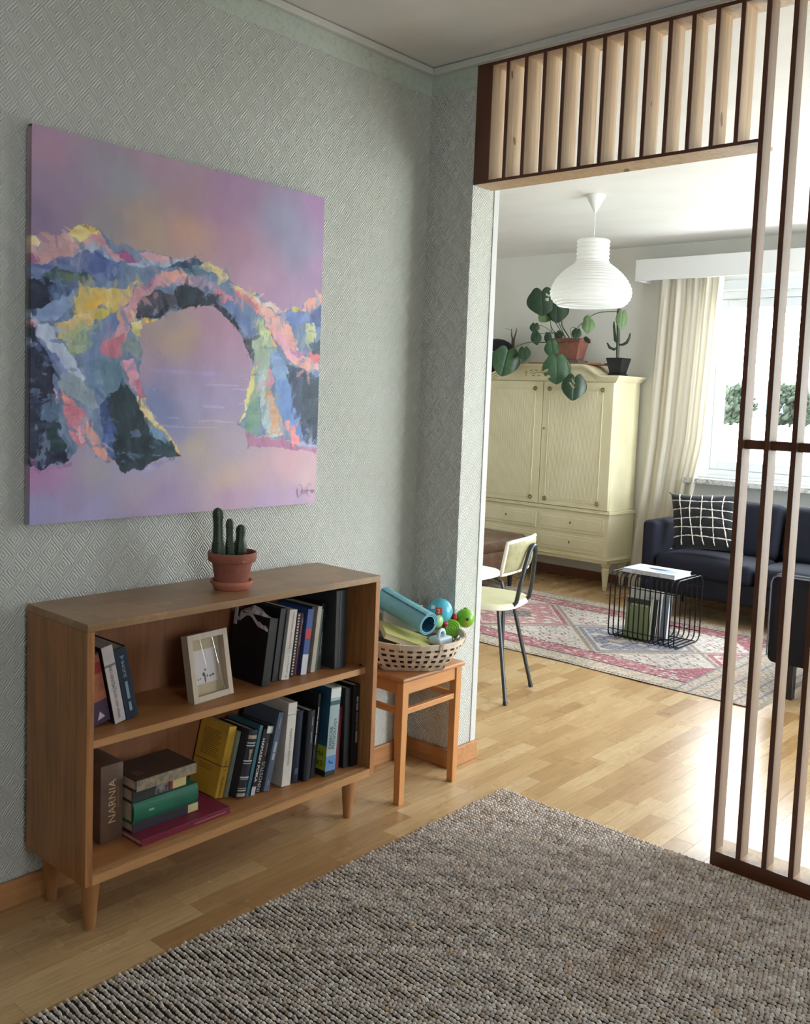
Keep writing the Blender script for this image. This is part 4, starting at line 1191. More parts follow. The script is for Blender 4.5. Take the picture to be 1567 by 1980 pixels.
def band(pts_in, pts_out):
    m_ = MB(); n_ = len(pts_in)
    vs = []; fs = []
    for p, q in zip(pts_in, pts_out):
        vs += [p, q]
    return vs, fs
for i in range(NST):
    a0 = 2 * math.pi * (i + 0.5) / NST
    w_ = 0.0120
    m_ = MB(); vs = []; fs = []
    K = 9
    for k in range(K + 1):
        z = 0.001 + (BH - 0.002) * k / K
        sgn = 0.0016 * math.cos(math.pi * (k / K * 5 + i))
        for da in (-1, 1):
            rr = basket_pt(a0, z).xy.length
            for o_ in (-0.0006, 0.0006):
                p = basket_pt(a0 + da * w_ / rr * 0.5 * (0.9 + 0.3 * k / K), z, sgn + o_)
                vs.append(p)
    for k in range(K):
        a = k * 4; b = a + 4
        fs += [(a + 1, a + 3, b + 3, b + 1), (a, b, b + 2, a + 2), (a, a + 1, b + 1, b), (a + 2, b + 2, b + 3, a + 3)]
    m_.add(vs, fs).out('stake', M_SPL, bk)
ROWS = [(0.005, 0.017), (0.027, 0.039), (0.050, 0.061), (0.071, 0.082)]
for ri, (z0, z1) in enumerate(ROWS):
    n_ = NST * 4; vs = []; fs = []
    for k in range(n_):
        a = 2 * math.pi * k / n_
        ph = 0.0022 * math.cos(a * NST / 2 + math.pi * ri + math.pi / 2 * 0)
        for z in (z0, z1):
            for o_ in (-0.0006, 0.0006):
                vs.append(basket_pt(a, z, ph + o_))
    for k in range(n_):
        a = k * 4; b = ((k + 1) % n_) * 4
        fs += [(a + 1, b + 1, b + 3, a + 3), (a, a + 2, b + 2, b), (a + 2, a + 3, b + 3, b + 2), (a, b, b + 1, a + 1)]
    MB().add(vs, fs).out('weaver', M_SPL, bk, smooth=True)
n_ = 80; vs = []; fs = []
for k in range(n_):
    a = 2 * math.pi * k / n_
    for z, o_ in ((BH - 0.016, -0.004), (BH - 0.016, 0.005), (BH + 0.004, 0.005), (BH + 0.004, -0.004)):
        vs.append(basket_pt(a, z, o_))
for k in range(n_):
    a = k * 4; b = ((k + 1) % n_) * 4
    for q in range(4):
        fs.append((a + q, a + (q + 1) % 4, b + (q + 1) % 4, b + q))
MB().add(vs, fs).out('rim', M_SPL, bk, smooth=True, bevel=0.001)
for a in np.linspace(0, 2 * math.pi, 9)[:-1]:
    for da in (-0.025, 0.0, 0.03):
        m_ = MB(); pts = [basket_pt(a + da - 0.3, z, o_) for z, o_ in ((BH - 0.019, 0.0), (BH - 0.017, 0.0065), (BH + 0.004, 0.0065), (BH + 0.0055, 0.0), (BH + 0.004, -0.0055), (BH - 0.017, -0.0055))]
        m_.tube(pts, 0.0017, 6, closed=True).out('rim_lashing', M_SPL, bk, smooth='all')
poly = [tuple(basket_pt(2 * math.pi * k / 48, 0.001, -0.003).xy) for k in range(48)]
MB().prism(poly, 0.0, 0.003).out('base', M_SPL, bk)

# contents
cl = thing('added_dark_cloth', 'dark cloth added inside the basket so the weave gaps look dark', 'cloth', (0.200, 2.512, 0.451))  # added filler that darkens the gaps in the weave
vs = []; fs = []; rrc = random.Random(8)
for i in range(9):
    for k in range(32):
        a = 2 * math.pi * k / 32; t_ = i / 8
        z_ = [0.0, 0.01, 0.03, 0.05, 0.07, 0.078, 0.080, 0.082, 0.083][i]
        if i < 5:
            p = basket_pt(a, z_ + 0.004, -0.014)
        else:
            f_ = [0, 0, 0, 0, 0, 0.9, 0.65, 0.35, 0.02][i]
            p = basket_pt(a, 0.07, -0.014) * f_; p.z = z_ + rrc.uniform(-.004, .004)
        vs.append((p.x, p.y, p.z - 0.003 if i else 0.001))
for i in range(8):
    for k in range(32):
        k2 = (k + 1) % 32
        fs.append((i * 32 + k, i * 32 + k2, (i + 1) * 32 + k2, (i + 1) * 32 + k))
fs.append(tuple(range(31, -1, -1)))
MB().add(vs, fs).out('folds', fabric('added_cloth_brown', S(48, 36, 32), 300, 0.3), cl, smooth='all')
M_MAT = mottled('mat_blue', S(112, 172, 188), S(126, 184, 198), 60, 0.6, 0.05)
M_MATIN = mottled('mat_inside', S(40, 92, 118), S(52, 104, 128), 60, 0.6, 0.05)
e0 = Vector((0.292, 2.494, 0.606)); e1 = Vector((0.046, 2.528, 0.652))
ax = (e1 - e0); L_ = ax.length; ax.normalize()
q = ax.to_track_quat('Z', 'Y').to_matrix().to_4x4()
ym_ = thing('exercise_mat', 'light blue rolled exercise mat leaning out of the basket', 'exercise mat', e0)
turn = 2.35; spi = []
for k in range(90):
    t_ = k / 89; an = 2 * math.pi * turn * t_ + 1.1
    r_ = 0.0425 - 0.0125 * t_
    spi.append((r_ * math.cos(an), r_ * math.sin(an)))
vs = []; fs = []
for (a, b) in spi:
    rr = math.hypot(a, b); k = (rr - 0.0032) / rr
    vs += [(a, b, 0), (a * k, b * k, 0), (a, b, L_), (a * k, b * k, L_)]
fo = []; fi = []; fe = []
for i in range(len(spi) - 1):
    a = i * 4; b = a + 4
    fo.append((a, b, b + 2, a + 2)); fi.append((a + 1, a + 3, b + 3, b + 1)); fe += [(a, a + 1, b + 1, b), (a + 2, b + 2, b + 3, a + 3)]
me = bpy.data.meshes.new('rolled_sheet'); me.from_pydata([tuple(q @ Vector(p)) for p in vs], [], fo + fi + fe)
me.materials.append(M_MAT); me.materials.append(M_MATIN)
for i, p in enumerate(me.polygons):
    p.material_index = 1 if len(fo) <= i < len(fo) + len(fi) else 0
link('rolled_sheet', me, None, ym_, smooth=True, angle=60)
# toy: blue ball body, green head and foot disc on red joints
ty = thing('toy_turtle', 'blue and green plastic toddler toy with a round smiling head', 'toy', (0.215, 2.662, 0.560))
M_TB = mottled('toy_blue', S(70, 164, 186), S(84, 176, 196), 40, 0.3, 0.25)
M_TG = mat('toy_green', S(118, 176, 40), 0.3)
M_TR = mat('toy_red', S(176, 34, 44), 0.35)
def tpart(name, m, mb): return mb.out(name, m, ty, world=True, smooth='all')
bodyc = (0.212, 2.655, 0.615)
bd = tpart('body', M_TB, MB().sphere(bodyc, 0.046, 28, 18))
camdir = (CAM - Vector(bodyc)).normalized()
rv = Vector((0, 0, 1)).cross(camdir).normalized(); uvv = camdir.cross(rv)
def patch(center, r, d, w, h, m, name, parent, ox, oy):
    c = Vector(center); n_ = (camdir + rv * ox + uvv * oy).normalized()
    a = uvv.cross(n_).normalized(); b = n_.cross(a)
    vs = []; fs = []
    K = 4
    for i in range(K + 1):
        for j in range(K + 1):
            p = n_ * r + a * w * (i / K - .5) + b * h * (j / K - .5)
            vs.append(tuple(c + p.normalized() * (r + d)))
    for i in range(K):
        for j in range(K):
            k = i * (K + 1) + j; fs.append((k, k + K + 1, k + K + 2, k + 1))
    MB().add(vs, fs).out(name, m, parent, world=True, solid=0.0006)
    return c + n_ * (r + d + 0.0012), a, b
o_, a_, b_ = patch(bodyc, 0.046, 0.0006, 0.026, 0.026, mat('toy_patch', S(186, 70, 48), 0.4), 'number_patch', bd, -0.10, -0.02)
nl = lettering('2', 0.010, 0.015, o_, a_, b_, mat('toy_white', S(230, 226, 220), 0.4), bd, 'number')
nl.matrix_parent_inverse = world_of(bd).inverted()
patch(bodyc, 0.046, 0.0006, 0.016, 0.012, mat('toy_white', S(230, 226, 220), 0.4), 'maker_patch', bd, -0.75, 0.35)
headc = (0.258, 2.748, 0.583)
hd = tpart('head', M_TG, MB().sphere(headc, 0.035, 28, 18, 1, 1, 1.02))
MB().sphere((headc[0], headc[1], headc[2] + 0.036), 0.006, 10, 8, 1.6, 1, 0.7).out('tuft', M_TG, hd, world=True, smooth='all')
patch(headc, 0.035, 0.0006, 0.009, 0.010, mat('toy_black', S(20, 18, 16), 0.2), 'eye', hd, 0.18, -0.08)
patch(headc, 0.035, 0.0006, 0.013, 0.009, mat('toy_cheek', S(214, 120, 84), 0.5), 'cheek', hd, 0.16, -0.66)
tpart('neck_joint', M_TR, MB().sphere((0.238, 2.708, 0.588), 0.013, 14, 10))
tpart('foot_joint', M_TR, MB().sphere((0.236, 2.655, 0.573), 0.014, 14, 10))
dc = Vector((0.256, 2.672, 0.556)); dn = (CAM - dc).normalized()
Md = Matrix.Translation(dc) @ dn.to_track_quat('Z', 'Y').to_matrix().to_4x4()
fd = MB().lathe([(0.0, -0.02), (0.026, -0.02), (0.031, -0.012), (0.033, 0.0), (0.030, 0.008), (0.026, 0.0095), (0.0245, 0.0082), (0.0225, 0.0100), (0.0175, 0.0105), (0.0160, 0.0092), (0.0140, 0.0108), (0.009, 0.011), (0.0075, 0.0098), (0.0055, 0.0112), (0.0, 0.0115)], 32, Md)
tpart('foot_disc', M_TG, fd)
tpart('second_foot', mat('toy_pale_green', S(140, 186, 120), 0.35), MB().sphere((0.240, 2.612, 0.588), 0.024, 18, 12, 0.6, 1, 1))
# pale handled toy
hb = thing('toy_stacker', 'pale blue plastic toy with a loop handle at the basket rim', 'toy', (0.296, 2.560, 0.535))
M_PB = mat('toy_pale_blue', S(196, 216, 224), 0.35)
MB().rbox(-0.030, 0.024, -0.036, 0.040, -0.010, 0.018, 0.008, 3).out('block', M_PB, hb, smooth=True)
MB().tube([(0.005, -0.020 + 0.0, 0.016), (0.006, -0.020, 0.030), (0.006, -0.014, 0.040), (0.006, -0.004, 0.044), (0.006, 0.006, 0.040), (0.006, 0.012, 0.030), (0.005, 0.012, 0.016)], 0.0062, 10).out('loop_handle', M_PB, hb, smooth='all')
# books in the basket
def slab_book(label, c, rot, lx, ly, t, col, pcol=(196, 184, 160), group=None):
    r = thing('childrens_book', label, 'book', c, rot=rot, group=group)
    cv = MB(); cv.box(-lx / 2, lx / 2, -ly / 2, ly / 2, 0, 0.0022); cv.box(-lx / 2, lx / 2, -ly / 2, ly / 2, t - 0.0022, t); cv.box(-lx / 2, -lx / 2 + 0.0025, -ly / 2, ly / 2, 0, t)
    cv.out('cover', cmat(col), r)
    MB().box(-lx / 2 + 0.003, lx / 2 - 0.003, -ly / 2 + 0.003, ly / 2 - 0.003, 0.0023, t - 0.0023).out('pages', mat('page_%d' % pcol[0], S(*pcol), 0.8), r)
    return r
slab_book('yellow green picture book lying under the rolled mat', (0.215, 2.462, 0.540), (math.radians(-20), math.radians(4), math.radians(-38)), 0.150, 0.190, 0.020, (190, 186, 112))
slab_book('white edged book standing behind the blue toy ball', (0.080, 2.600, 0.560), (math.radians(78), 0, math.radians(52)), 0.150, 0.120, 0.010, (214, 210, 196), (226, 222, 214))

# ================================================================== JUTE RUG
RX0, RX1, RY_0, RY_1 = 0.478, 3.05, -0.9, 2.722
jr = thing('jute_rug', 'beige grey looped jute rug covering the near floor', 'rug', ((RX0 + RX1) / 2, (RY_0 + RY_1) / 2, 0))
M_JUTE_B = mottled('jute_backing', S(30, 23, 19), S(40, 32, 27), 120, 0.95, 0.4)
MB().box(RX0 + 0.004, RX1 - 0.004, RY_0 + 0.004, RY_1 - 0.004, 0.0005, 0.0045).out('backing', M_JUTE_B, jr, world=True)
PX_, PY_ = 0.0112, 0.0152
lx0, lx1, ly0, ly1 = RX0, 2.75, 0.25, RY_1
nxl = int((lx1 - lx0) / PX_); nyl = int((ly1 - ly0) / PY_)
I, J = np.meshgrid(np.arange(nxl), np.arange(nyl))
I = I.ravel(); J = J.ravel(); NL = len(I)
cx_ = lx0 + (I + 0.5) * PX_ + RNG.normal(0, 0.0009, NL) + 0.0045 * np.sin(J * 2.1)
wob = 0.0022 * np.sin(cx_ * 17 + J * 0.35) + 0.0012 * np.sin(cx_ * 61 + J)
cy_ = ly1 - (J + 0.5) * PY_ + wob + RNG.normal(0, 0.0007, NL)
cx_ = np.clip(cx_, RX0 + 0.002, None)
hh = 0.0125 * (1 + RNG.normal(0, 0.05, NL))
ang = np.radians(15) + RNG.normal(0, 0.10, NL)
ring = []
for (rf, zf) in ((1.0, 0.06), (0.86, 0.60), (0.42, 0.95)):
    for k in range(6):
        a = 2 * math.pi * (k + 0.5) / 6
        ring.append((rf * math.cos(a), rf * math.sin(a), zf))
ring.append((0, 0, 1.0))
ring = np.array(ring)
ax_ = 0.0080 * (1 + RNG.normal(0, 0.06, NL)); ay_ = 0.0041 * (1 + RNG.normal(0, 0.06, NL))
tx = RNG.normal(0, 0.0007, NL); ty_ = RNG.normal(-0.0006, 0.0007, NL)
lxv = ring[None, :, 0] * ax_[:, None]; lyv = ring[None, :, 1] * ay_[:, None]
ca, sa_ = np.cos(ang)[:, None], np.sin(ang)[:, None]
VX = cx_[:, None] + lxv * ca - lyv * sa_ + tx[:, None] * ring[None, :, 2]
VY = cy_[:, None] + lxv * sa_ + lyv * ca + ty_[:, None] * ring[None, :, 2]
VZ = hh[:, None] * ring[None, :, 2] * np.ones_like(lxv)
V = np.stack([VX, VY, VZ], 2).reshape(-1, 3)
tri = []
for b in (0, 6):
    for k in range(6):
        k2 = (k + 1) % 6
        tri += [(b + k, b + k2, b + 6 + k2), (b + k, b + 6 + k2, b + 6 + k)]
for k in range(6):
    tri.append((12 + k, 12 + (k + 1) % 6, 18))
tri = np.array(tri)
F = (tri[None] + (np.arange(NL) * 19)[:, None, None]).reshape(-1, 3)
me = fastmesh('jute_loops', V, F)
pal = np.array([S2((222, 209, 198)), S2((208, 194, 182)), S2((236, 228, 220)), S2((186, 170, 154)), S2((206, 180, 146))])
stripe = (np.sin(J * 0.9 + 0.3 * np.sin(J * 0.37)) * 0.5 + 0.5)
pick = RNG.choice(5, NL, p=[.46, .26, .20, .06, .02])
c_ = pal[pick] * (0.86 + 0.16 * stripe)[:, None] * (1 + RNG.normal(0, 0.07, NL))[:, None]
stn = np.exp(-(((cx_ - 1.32 - 0.4 * (2.3 - cy_) * 0) / 0.05) ** 2)) * np.clip(np.sin(cy_ * 6.0 + 1.0) + 0.4, 0, 1) * (cy_ > 1.2)
c_ = c_ * (1 - 0.28 * stn[:, None]) + S2((150, 112, 62)) * 0.28 * stn[:, None]
vcol(me, np.repeat(np.clip(c_, 0.01, 0.9), 19, 0), 'fibre')
lo = link('loop_pile', me, vmat('jute_fibre', 0.85, 0.5, 900, attr='fibre', spec=0.2), jr, smooth='all', world=True)
lo['kind'] = 'stuff'

# ================================================================== PATTERNED RUG
QX0, QX1, QY0, QY1 = -2.25, 0.757, 4.335, 5.868
def rug_colours():
    nx_, ny_ = 560, 288
    X, Y = np.meshgrid(np.linspace(0, 1, nx_), np.linspace(0, 1, ny_))
    x = (X * (QX1 - QX0)).ravel(); y = (Y * (QY1 - QY0)).ravel()
    Wd = QY1 - QY0; Ln = QX1 - QX0
    d = np.minimum(y, Wd - y); e = Ln - x
    r = np.random.default_rng(4)
    def hsh(a, b, k=0):
        return np.mod(np.sin(a * 12.9898 + b * 78.233 + k * 37.7) * 43758.5453, 1.0)
    cream = S2((200, 192, 184)); pink = S2((158, 96, 106)); rose = S2((182, 140, 140)); grey = S2((128, 122, 124)); dark = S2((74, 68, 76)); blue = S2((132, 131, 140)); beige = S2((188, 174, 156)); taupe = S2((150, 136, 124))
    C = np.tile(cream, (len(x), 1))
    def setc(mask, c): C[mask] = c
    # motif fields
    def zig(u, v, p, a): return np.abs(np.mod(u / p, 1.0) * 2 - 1) * a + v
    xc = Ln - 1.02                                    # centre of the blue medallion
    px = np.mod(x - xc + 0.42, 0.84) - 0.42; pk = np.floor((x - xc + 0.42) / 0.84)
    vy = np.abs(y - Wd / 2)
    diam = np.abs(px) / 0.42 + vy / 0.47              # <1 inside the diamonds
    field = d > 0.30
    setc(field, cream)
    tri = field & (diam > 1.08)
    cellu, cellv = np.floor(x / 0.045), np.floor(y / 0.036)
    hh_ = hsh(cellu, cellv)
    fu, fv = np.mod(x / 0.045, 1) - .5, np.mod(y / 0.036, 1) - .5
    hook = (np.abs(fu + fv * np.where(hh_ > .5, 1, -1) * .8) < 0.14) & (np.abs(fv) < .4)
    setc(tri & hook & (hh_ > 0.15), S2((146, 140, 138)))
    setc(tri & hook & (hh_ > 0.55), S2((104, 98, 102))); setc(tri & ~hook & (hh_ > 0.8), rose * .6 + cream * .4)
    ins = field & (diam < 1.0)
    setc(field & (np.abs(diam - 1.0) < 0.045), taupe)
    setc(field & (np.abs(diam - 0.88) < 0.05), np.where((np.mod(pk, 2) == 0)[field & (np.abs(diam - 0.88) < 0.05), None], blue, pink))
    core = field & (diam < 0.80)
    setc(core, np.where((np.mod(pk, 2) == 0)[core, None], S2((150, 150, 166)), rose))
    setc(core & hook, np.where((np.mod(pk, 2) == 0)[core & hook, None], S2((80, 82, 102)), S2((168, 88, 100))))
    setc(core & (hh_ > 0.78), cream)
    ctr = field & (diam < 0.28)
    setc(ctr, np.where((np.mod(pk, 2) == 0)[ctr, None], cream, grey))
    setc(ctr & hook, dark)
    # saw tooth between field and rose band
    saw = np.abs(np.mod(x / 0.03, 1) - .5) * 0.03
    b1 = (d > 0.16) & (d <= 0.30 + saw)
    setc(b1, pink)
    f2 = hsh(np.floor(x / 0.022), np.floor(d / 0.018), 3)
    setc(b1 & (f2 > 0.62), rose)
    setc(b1 & (f2 > 0.90), cream)
    setc((d > 0.295 + saw) & (d < 0.306 + saw), dark)
    b0 = d <= 0.16
    setc(b0, beige)
    g = hsh(np.floor(x / 0.024), np.floor(d / 0.022), 5)
    gu, gv = np.mod(x / 0.024, 1) - .5, np.mod(d / 0.022, 1) - .5
    sl = np.abs(gu - gv * np.where(g > .5, 1, -1)) < 0.22
    setc(b0 & sl & (g > 0.25), taupe)
    setc(b0 & sl & (g > 0.55), grey)
    setc(b0 & sl & (g > 0.86), rose)
    setc((np.abs(d - 0.155) < 0.006), dark)
    setc((np.abs(d - 0.022) < 0.006) & (np.mod(x / 0.02, 1) > .5), dark)
    # end bands on the near right side
    eb = (e < 0.40) & (d > 0.02)
    setc(eb & (e < 0.40), beige)
    h3 = hsh(np.floor(y / 0.03), np.floor(e / 0.03), 9)
    eu, ev = np.mod(y / 0.03, 1) - .5, np.mod(e / 0.03, 1) - .5
    sl = np.abs(eu - ev * np.where(h3 > .5, 1, -1)) < 0.2
    setc(eb & sl, taupe); setc(eb & sl & (h3 > .6), grey); setc(eb & sl & (h3 > .85), rose)
    for q in (0.40, 0.33, 0.22, 0.11, 0.04):
        setc((np.abs(e - q) < 0.008), blue)
    cz = (e < 0.72) & (e >= 0.40) & (d > 0.30) & (diam > 1.05) & (np.abs(y - Wd / 2) > 0.62 * (1 - (0.72 - e) / 0.5))
    setc(cz, pink)
    # printed, slightly faded fibres
    nz = r.normal(0, 0.16, len(x)) + 0.12 * np.sin(x * 9 + y * 5)
    C = C * (1 + nz)[:, None]
    fade = r.random(len(x)) > 0.86
    C[fade] = C[fade] * 0.4 + cream * 0.6
    return nx_, ny_, x, y, np.clip(C, 0.01, 0.8)
nx_, ny_, x, y, Cc = rug_colours()
pr = thing('patterned_rug', 'faded pink and cream oriental rug with diamond medallions', 'rug', ((QX0 + QX1) / 2, (QY0 + QY1) / 2, 0))
zed = 0.0055 + 0.0012 * np.sin(x * 11 + 1.5 * np.sin(y * 4)) * (np.minimum(y, QY1 - QY0 - y) < 0.12)
V = np.stack([QX0 + x, QY0 + y + 0.006 * np.sin(x * 7.0) * (y < 0.3), zed], 1)
idx = np.arange(nx_ * ny_).reshape(ny_, nx_)
F = np.stack([idx[:-1, :-1].ravel(), idx[:-1, 1:].ravel(), idx[1:, 1:].ravel(), idx[1:, :-1].ravel()], 1)
me = fastmesh('rug_weave', V, F); vcol(me, Cc, 'dye')
link('woven_face', me, vmat('rug_dye', 0.9, 0.3, 500, attr='dye', spec=0.15), pr, smooth='all', world=True)
MB().box(QX0 + 0.002, QX1 - 0.002, QY0 + 0.008, QY1 - 0.004, 0.0008, 0.0040).out('rug_backing', mat('rug_back', S(70, 60, 58), 0.95), pr, world=True)
fg = MB(); rr = random.Random(2)
for i in range(210):
    yy = QY0 + 0.01 + (QY1 - QY0 - 0.02) * i / 209
    fg.tube([(QX1 - 0.004, yy, 0.005), (QX1 + 0.012, yy + rr.uniform(-.004, .004), 0.004), (QX1 + 0.024, yy + rr.uniform(-.008, .008), 0.0024)], 0.0016, 4)
fo = fg.out('fringe', mat('rug_fringe', S(196, 188, 172), 0.9), pr, world=True); fo['kind'] = 'stuff'

# ================================================================== ARMOIRE
XC, YA = -1.733, 6.25
HW, CT = 0.625, 0.028
def _cream(t):
    f = t.noise(t.obj(), 6, 4); t.base(t.ramp(f, [(0.3, S(218, 209, 172)), (0.7, S(226, 218, 184))]))
M_CREAM = mat('cream_paint', S(220, 208, 164), 0.38, build=_cream)
M_BRASS = mottled('aged_brass', S(120, 104, 66), S(160, 144, 100), 200, 0.4, 0.3)
M_KEYH = mat('keyhole_black', S(20, 18, 16), 0.5)
ar = thing('armoire', 'cream painted antique armoire with arched cornice and reeded doors', 'armoire', (XC, YA + 0.17, 0))
def foot(e=0.0, yb=6.585):
    return [(XC - HW - CT - e, yb), (XC - HW - e, YA - e), (XC + HW + e, YA - e), (XC + HW + CT + e, yb)]
def slab(name, z0, z1, e, m=M_CREAM, bevel=0.003):
    return MB().prism(foot(e), z0, z1).out(name, m, ar, world=True, bevel=bevel)
slab('upper_body', 0.602, 1.570, -0.010)
slab('lower_body', 0.252, 0.578, 0.0)
slab('waist_moulding', 0.578, 0.590, 0.016); slab('waist_moulding', 0.590, 0.602, 0.006)
slab('base_moulding', 0.204, 0.228, 0.006); slab('base_moulding', 0.228, 0.240, 0.016); slab('base_moulding', 0.240, 0.252, 0.006)
# arched pediment across the whole depth
def arch(x):
    a = abs(x)
    if a < 0.31: return 1.690
    if a < 0.50:
        t_ = (a - 0.31) / 0.19
        return 1.690 - 0.082 * (t_ * t_ * (3 - 2 * t_))
    return 1.608
def pediment(name, off, zlow, e, parent):
    xs = sorted(set(list(np.linspace(-HW, HW, 61))))
    m_ = MB(); vs = []; fs = []
    front = [(XC + x_ * (HW + e) / HW, YA - e, arch(x_) + off) for x_ in xs]
    path = [(XC - HW - CT - e, 6.585, arch(HW) + off)] + front + [(XC + HW + CT + e, 6.585, arch(HW) + off)]
    n_ = len(path)
    for p in path:
        zl = zlow if zlow > 1 else p[2] + zlow
        vs += [(p[0], p[1], zl), p, (p[0], 6.585, p[2]), (p[0], 6.585, zl)]
    for i in range(n_ - 1):
        a = i * 4; b = a + 4
        fs += [(a, b, b + 1, a + 1), (a + 1, b + 1, b + 2, a + 2), (a + 3, a, b, b + 3)[::-1]]
    return m_.add(vs, fs).out(name, M_CREAM, parent, world=True)
pd_ = pediment('pediment', -0.034, 1.568, 0.0, ar)
pediment('cornice_moulding', -0.022, -0.012, 0.010, ar)
pediment('cornice_moulding', -0.010, -0.012, 0.022, ar)
pediment('cornice_moulding', 0.004, -0.014, 0.034, ar)
MB().box(XC - HW, XC + HW, YA - 0.006, YA + 0.01, 1.563, 1.570).out('frieze_bead', M_CREAM, ar, world=True, bevel=0.002)
# carved spray on the frieze
orn = MB()
for sx in (-1, 1):
    orn.tube([(XC + sx * 0.01, YA - 0.003, 1.622), (XC + sx * 0.05, YA - 0.004, 1.632), (XC + sx * 0.10, YA - 0.004, 1.620), (XC + sx * 0.14, YA - 0.003, 1.628)], [0.004, 0.0035, 0.003, 0.002], 6)
    for k in range(5):
        bx_ = XC + sx * (0.03 + 0.025 * k); bz_ = 1.624 + 0.008 * (-1) ** k
        orn.sphere((bx_, YA - 0.003, bz_ + 0.012 * (-1) ** k), 0.5, 8, 6, 0.008 + 0.018, 0.006, 0.010)
    orn.sphere((XC + sx * 0.175, YA - 0.003, 1.630), 0.5, 10, 8, 0.020, 0.008, 0.020)
    orn.tube([(XC + sx * 0.175, YA - 0.003, 1.618), (XC + sx * 0.176, YA - 0.003, 1.596)], [0.004, 0.002], 6)
orn.sphere((XC, YA - 0.004, 1.626), 0.5, 10, 8, 0.024, 0.010, 0.024)
orn.out('carved_spray', mottled('gilt_carving', S(170, 152, 104), S(206, 192, 146), 120, 0.5, 0.2), pd_, world=True, smooth='all')
# doors
def rosette(parent, x_, z_):
    M_ = Matrix.Translation((x_, YA - 0.0155, z_)) @ Matrix.Rotation(math.pi / 2, 4, 'X')
    MB().lathe([(0.0, 0.006), (0.004, 0.006), (0.006, 0.003), (0.010, 0.003), (0.013, 0.007), (0.017, 0.006), (0.0185, 0.0)], 20, M_).out('rosette', M_BRASS, parent, world=True, smooth=True)
    MB().sphere((x_, YA - 0.0225, z_), 0.0055, 10, 8, 1, 0.5, 1).out('rosette_boss', mat('pale_brass', S(196, 180, 136), 0.4), parent, world=True, smooth='all')
for sgn in (-1, 1):
    xa, xb = (XC + 0.003, XC + HW - 0.012) if sgn > 0 else (XC - HW + 0.012, XC - 0.003)
    dr = MB().box(xa, xb, YA - 0.012, YA + 0.010, 0.606, 1.560).out('door', M_CREAM, ar, world=True, bevel=0.003)
    pa, pb = (XC + 0.060, XC + 0.525) if sgn > 0 else (XC - 0.525, XC - 0.072)
    za, zb = 0.652, 1.504
    # reeded panel with notched corners
    nr = 40; per = (pb - pa - 0.02) / nr; nt_ = 0.026
    m_ = MB(); vs = []; fs = []
    for i in range(nr):
        x0_ = pa + 0.01 + per * i
        zz0, zz1 = za + 0.012, zb - 0.012
        if x0_ < pa + nt_ + 0.01 or x0_ > pb - nt_ - 0.01 - per: zz0 += nt_; zz1 -= nt_
        k = len(vs)
        for q in range(5):
            an = math.pi * q / 4
            xx = x0_ + per * (0.5 - 0.48 * math.cos(an)); yy = YA - 0.0122 - 0.0028 * math.sin(an)
            vs += [(xx, yy, zz0), (xx, yy, zz1)]
        for q in range(4):
            a = k + 2 * q; fs.append((a, a + 2, a + 3, a + 1))
    m_.add(vs, fs).out('reeded_panel', M_CREAM, dr, world=True, smooth=True)
    bd_ = MB()
    w_ = 0.0035
    for (x0_, x1_, z0_, z1_) in ((pa + nt_, pb - nt_, za - w_, za + w_), (pa + nt_, pb - nt_, zb - w_, zb + w_), (pa - w_, pa + w_, za + nt_, zb - nt_), (pb - w_, pb + w_, za + nt_, zb - nt_)):
        bd_.box(x0_, x1_, YA - 0.0165, YA - 0.012, z0_, z1_)
    for (cx0, cz0, a0) in ((pa, za, 0), (pb, za, 90), (pb, zb, 180), (pa, zb, 270)):
        pts = [(cx0 + nt_ * math.cos(math.radians(a0 + q * 15)), YA - 0.0135, cz0 + nt_ * math.sin(math.radians(a0 + q * 15))) for q in range(7)]
        bd_.tube(pts, w_ * 0.8, 6)
    bd_.out('panel_bead', M_CREAM, dr, world=True)
    for x_ in (pa, pb):
        for z_ in (za, zb):
            rosette(dr, x_, z_)
    if sgn > 0:
        MB().tube([(XC + 0.022, YA - 0.012, 1.196), (XC + 0.022, YA - 0.034, 1.196)], 0.003, 8).out('key', M_BRASS, dr, world=True)
        MB().lathe([(0, 0.002), (0.008, 0.002), (0.010, 0)], 14, Matrix.Translation((XC + 0.022, YA - 0.012, 1.196)) @ Matrix.Rotation(math.pi / 2, 4, 'X')).out('keyhole_plate', M_BRASS, dr, world=True)
# drawers
for sgn in (-1, 1):
    xa, xb = (XC + 0.014, XC + 0.586) if sgn > 0 else (XC - 0.586, XC - 0.014)
    for za, zb in ((0.414, 0.540), (0.266, 0.386)):
        dw = MB().box(xa, xb, YA - 0.006, YA + 0.01, za, zb).out('drawer', M_CREAM, ar, world=True, bevel=0.002)
        MB().box(xa + 0.022, xb - 0.022, YA - 0.010, YA - 0.005, za + 0.022, zb - 0.020).out('raised_field', M_CREAM, dw, world=True, bevel=0.003)
        xm = (xa + xb) / 2
        kh = MB().box(xm - 0.004, xm + 0.004, YA - 0.0108, YA - 0.0098, (za + zb) / 2 - 0.002, (za + zb) / 2 + 0.012)
        kh.lathe([(0, 0.001), (0.006, 0.001), (0.006, 0)], 12, Matrix.Translation((xm, YA - 0.0098, (za + zb) / 2 + 0.012)) @ Matrix.Rotation(math.pi / 2, 4, 'X'))
        kh.out('keyhole', M_KEYH, dw, world=True)
fm_ = MB().lathe([(0.0, 0.0), (0.013, 0.0), (0.017, 0.012), (0.015, 0.022), (0.020, 0.028), (0.020, 0.036), (0.018, 0.040), (0.030, 0.150), (0.032, 0.160), (0.026, 0.168), (0.026, 0.176), (0.036, 0.186), (0.036, 0.205)], 12)
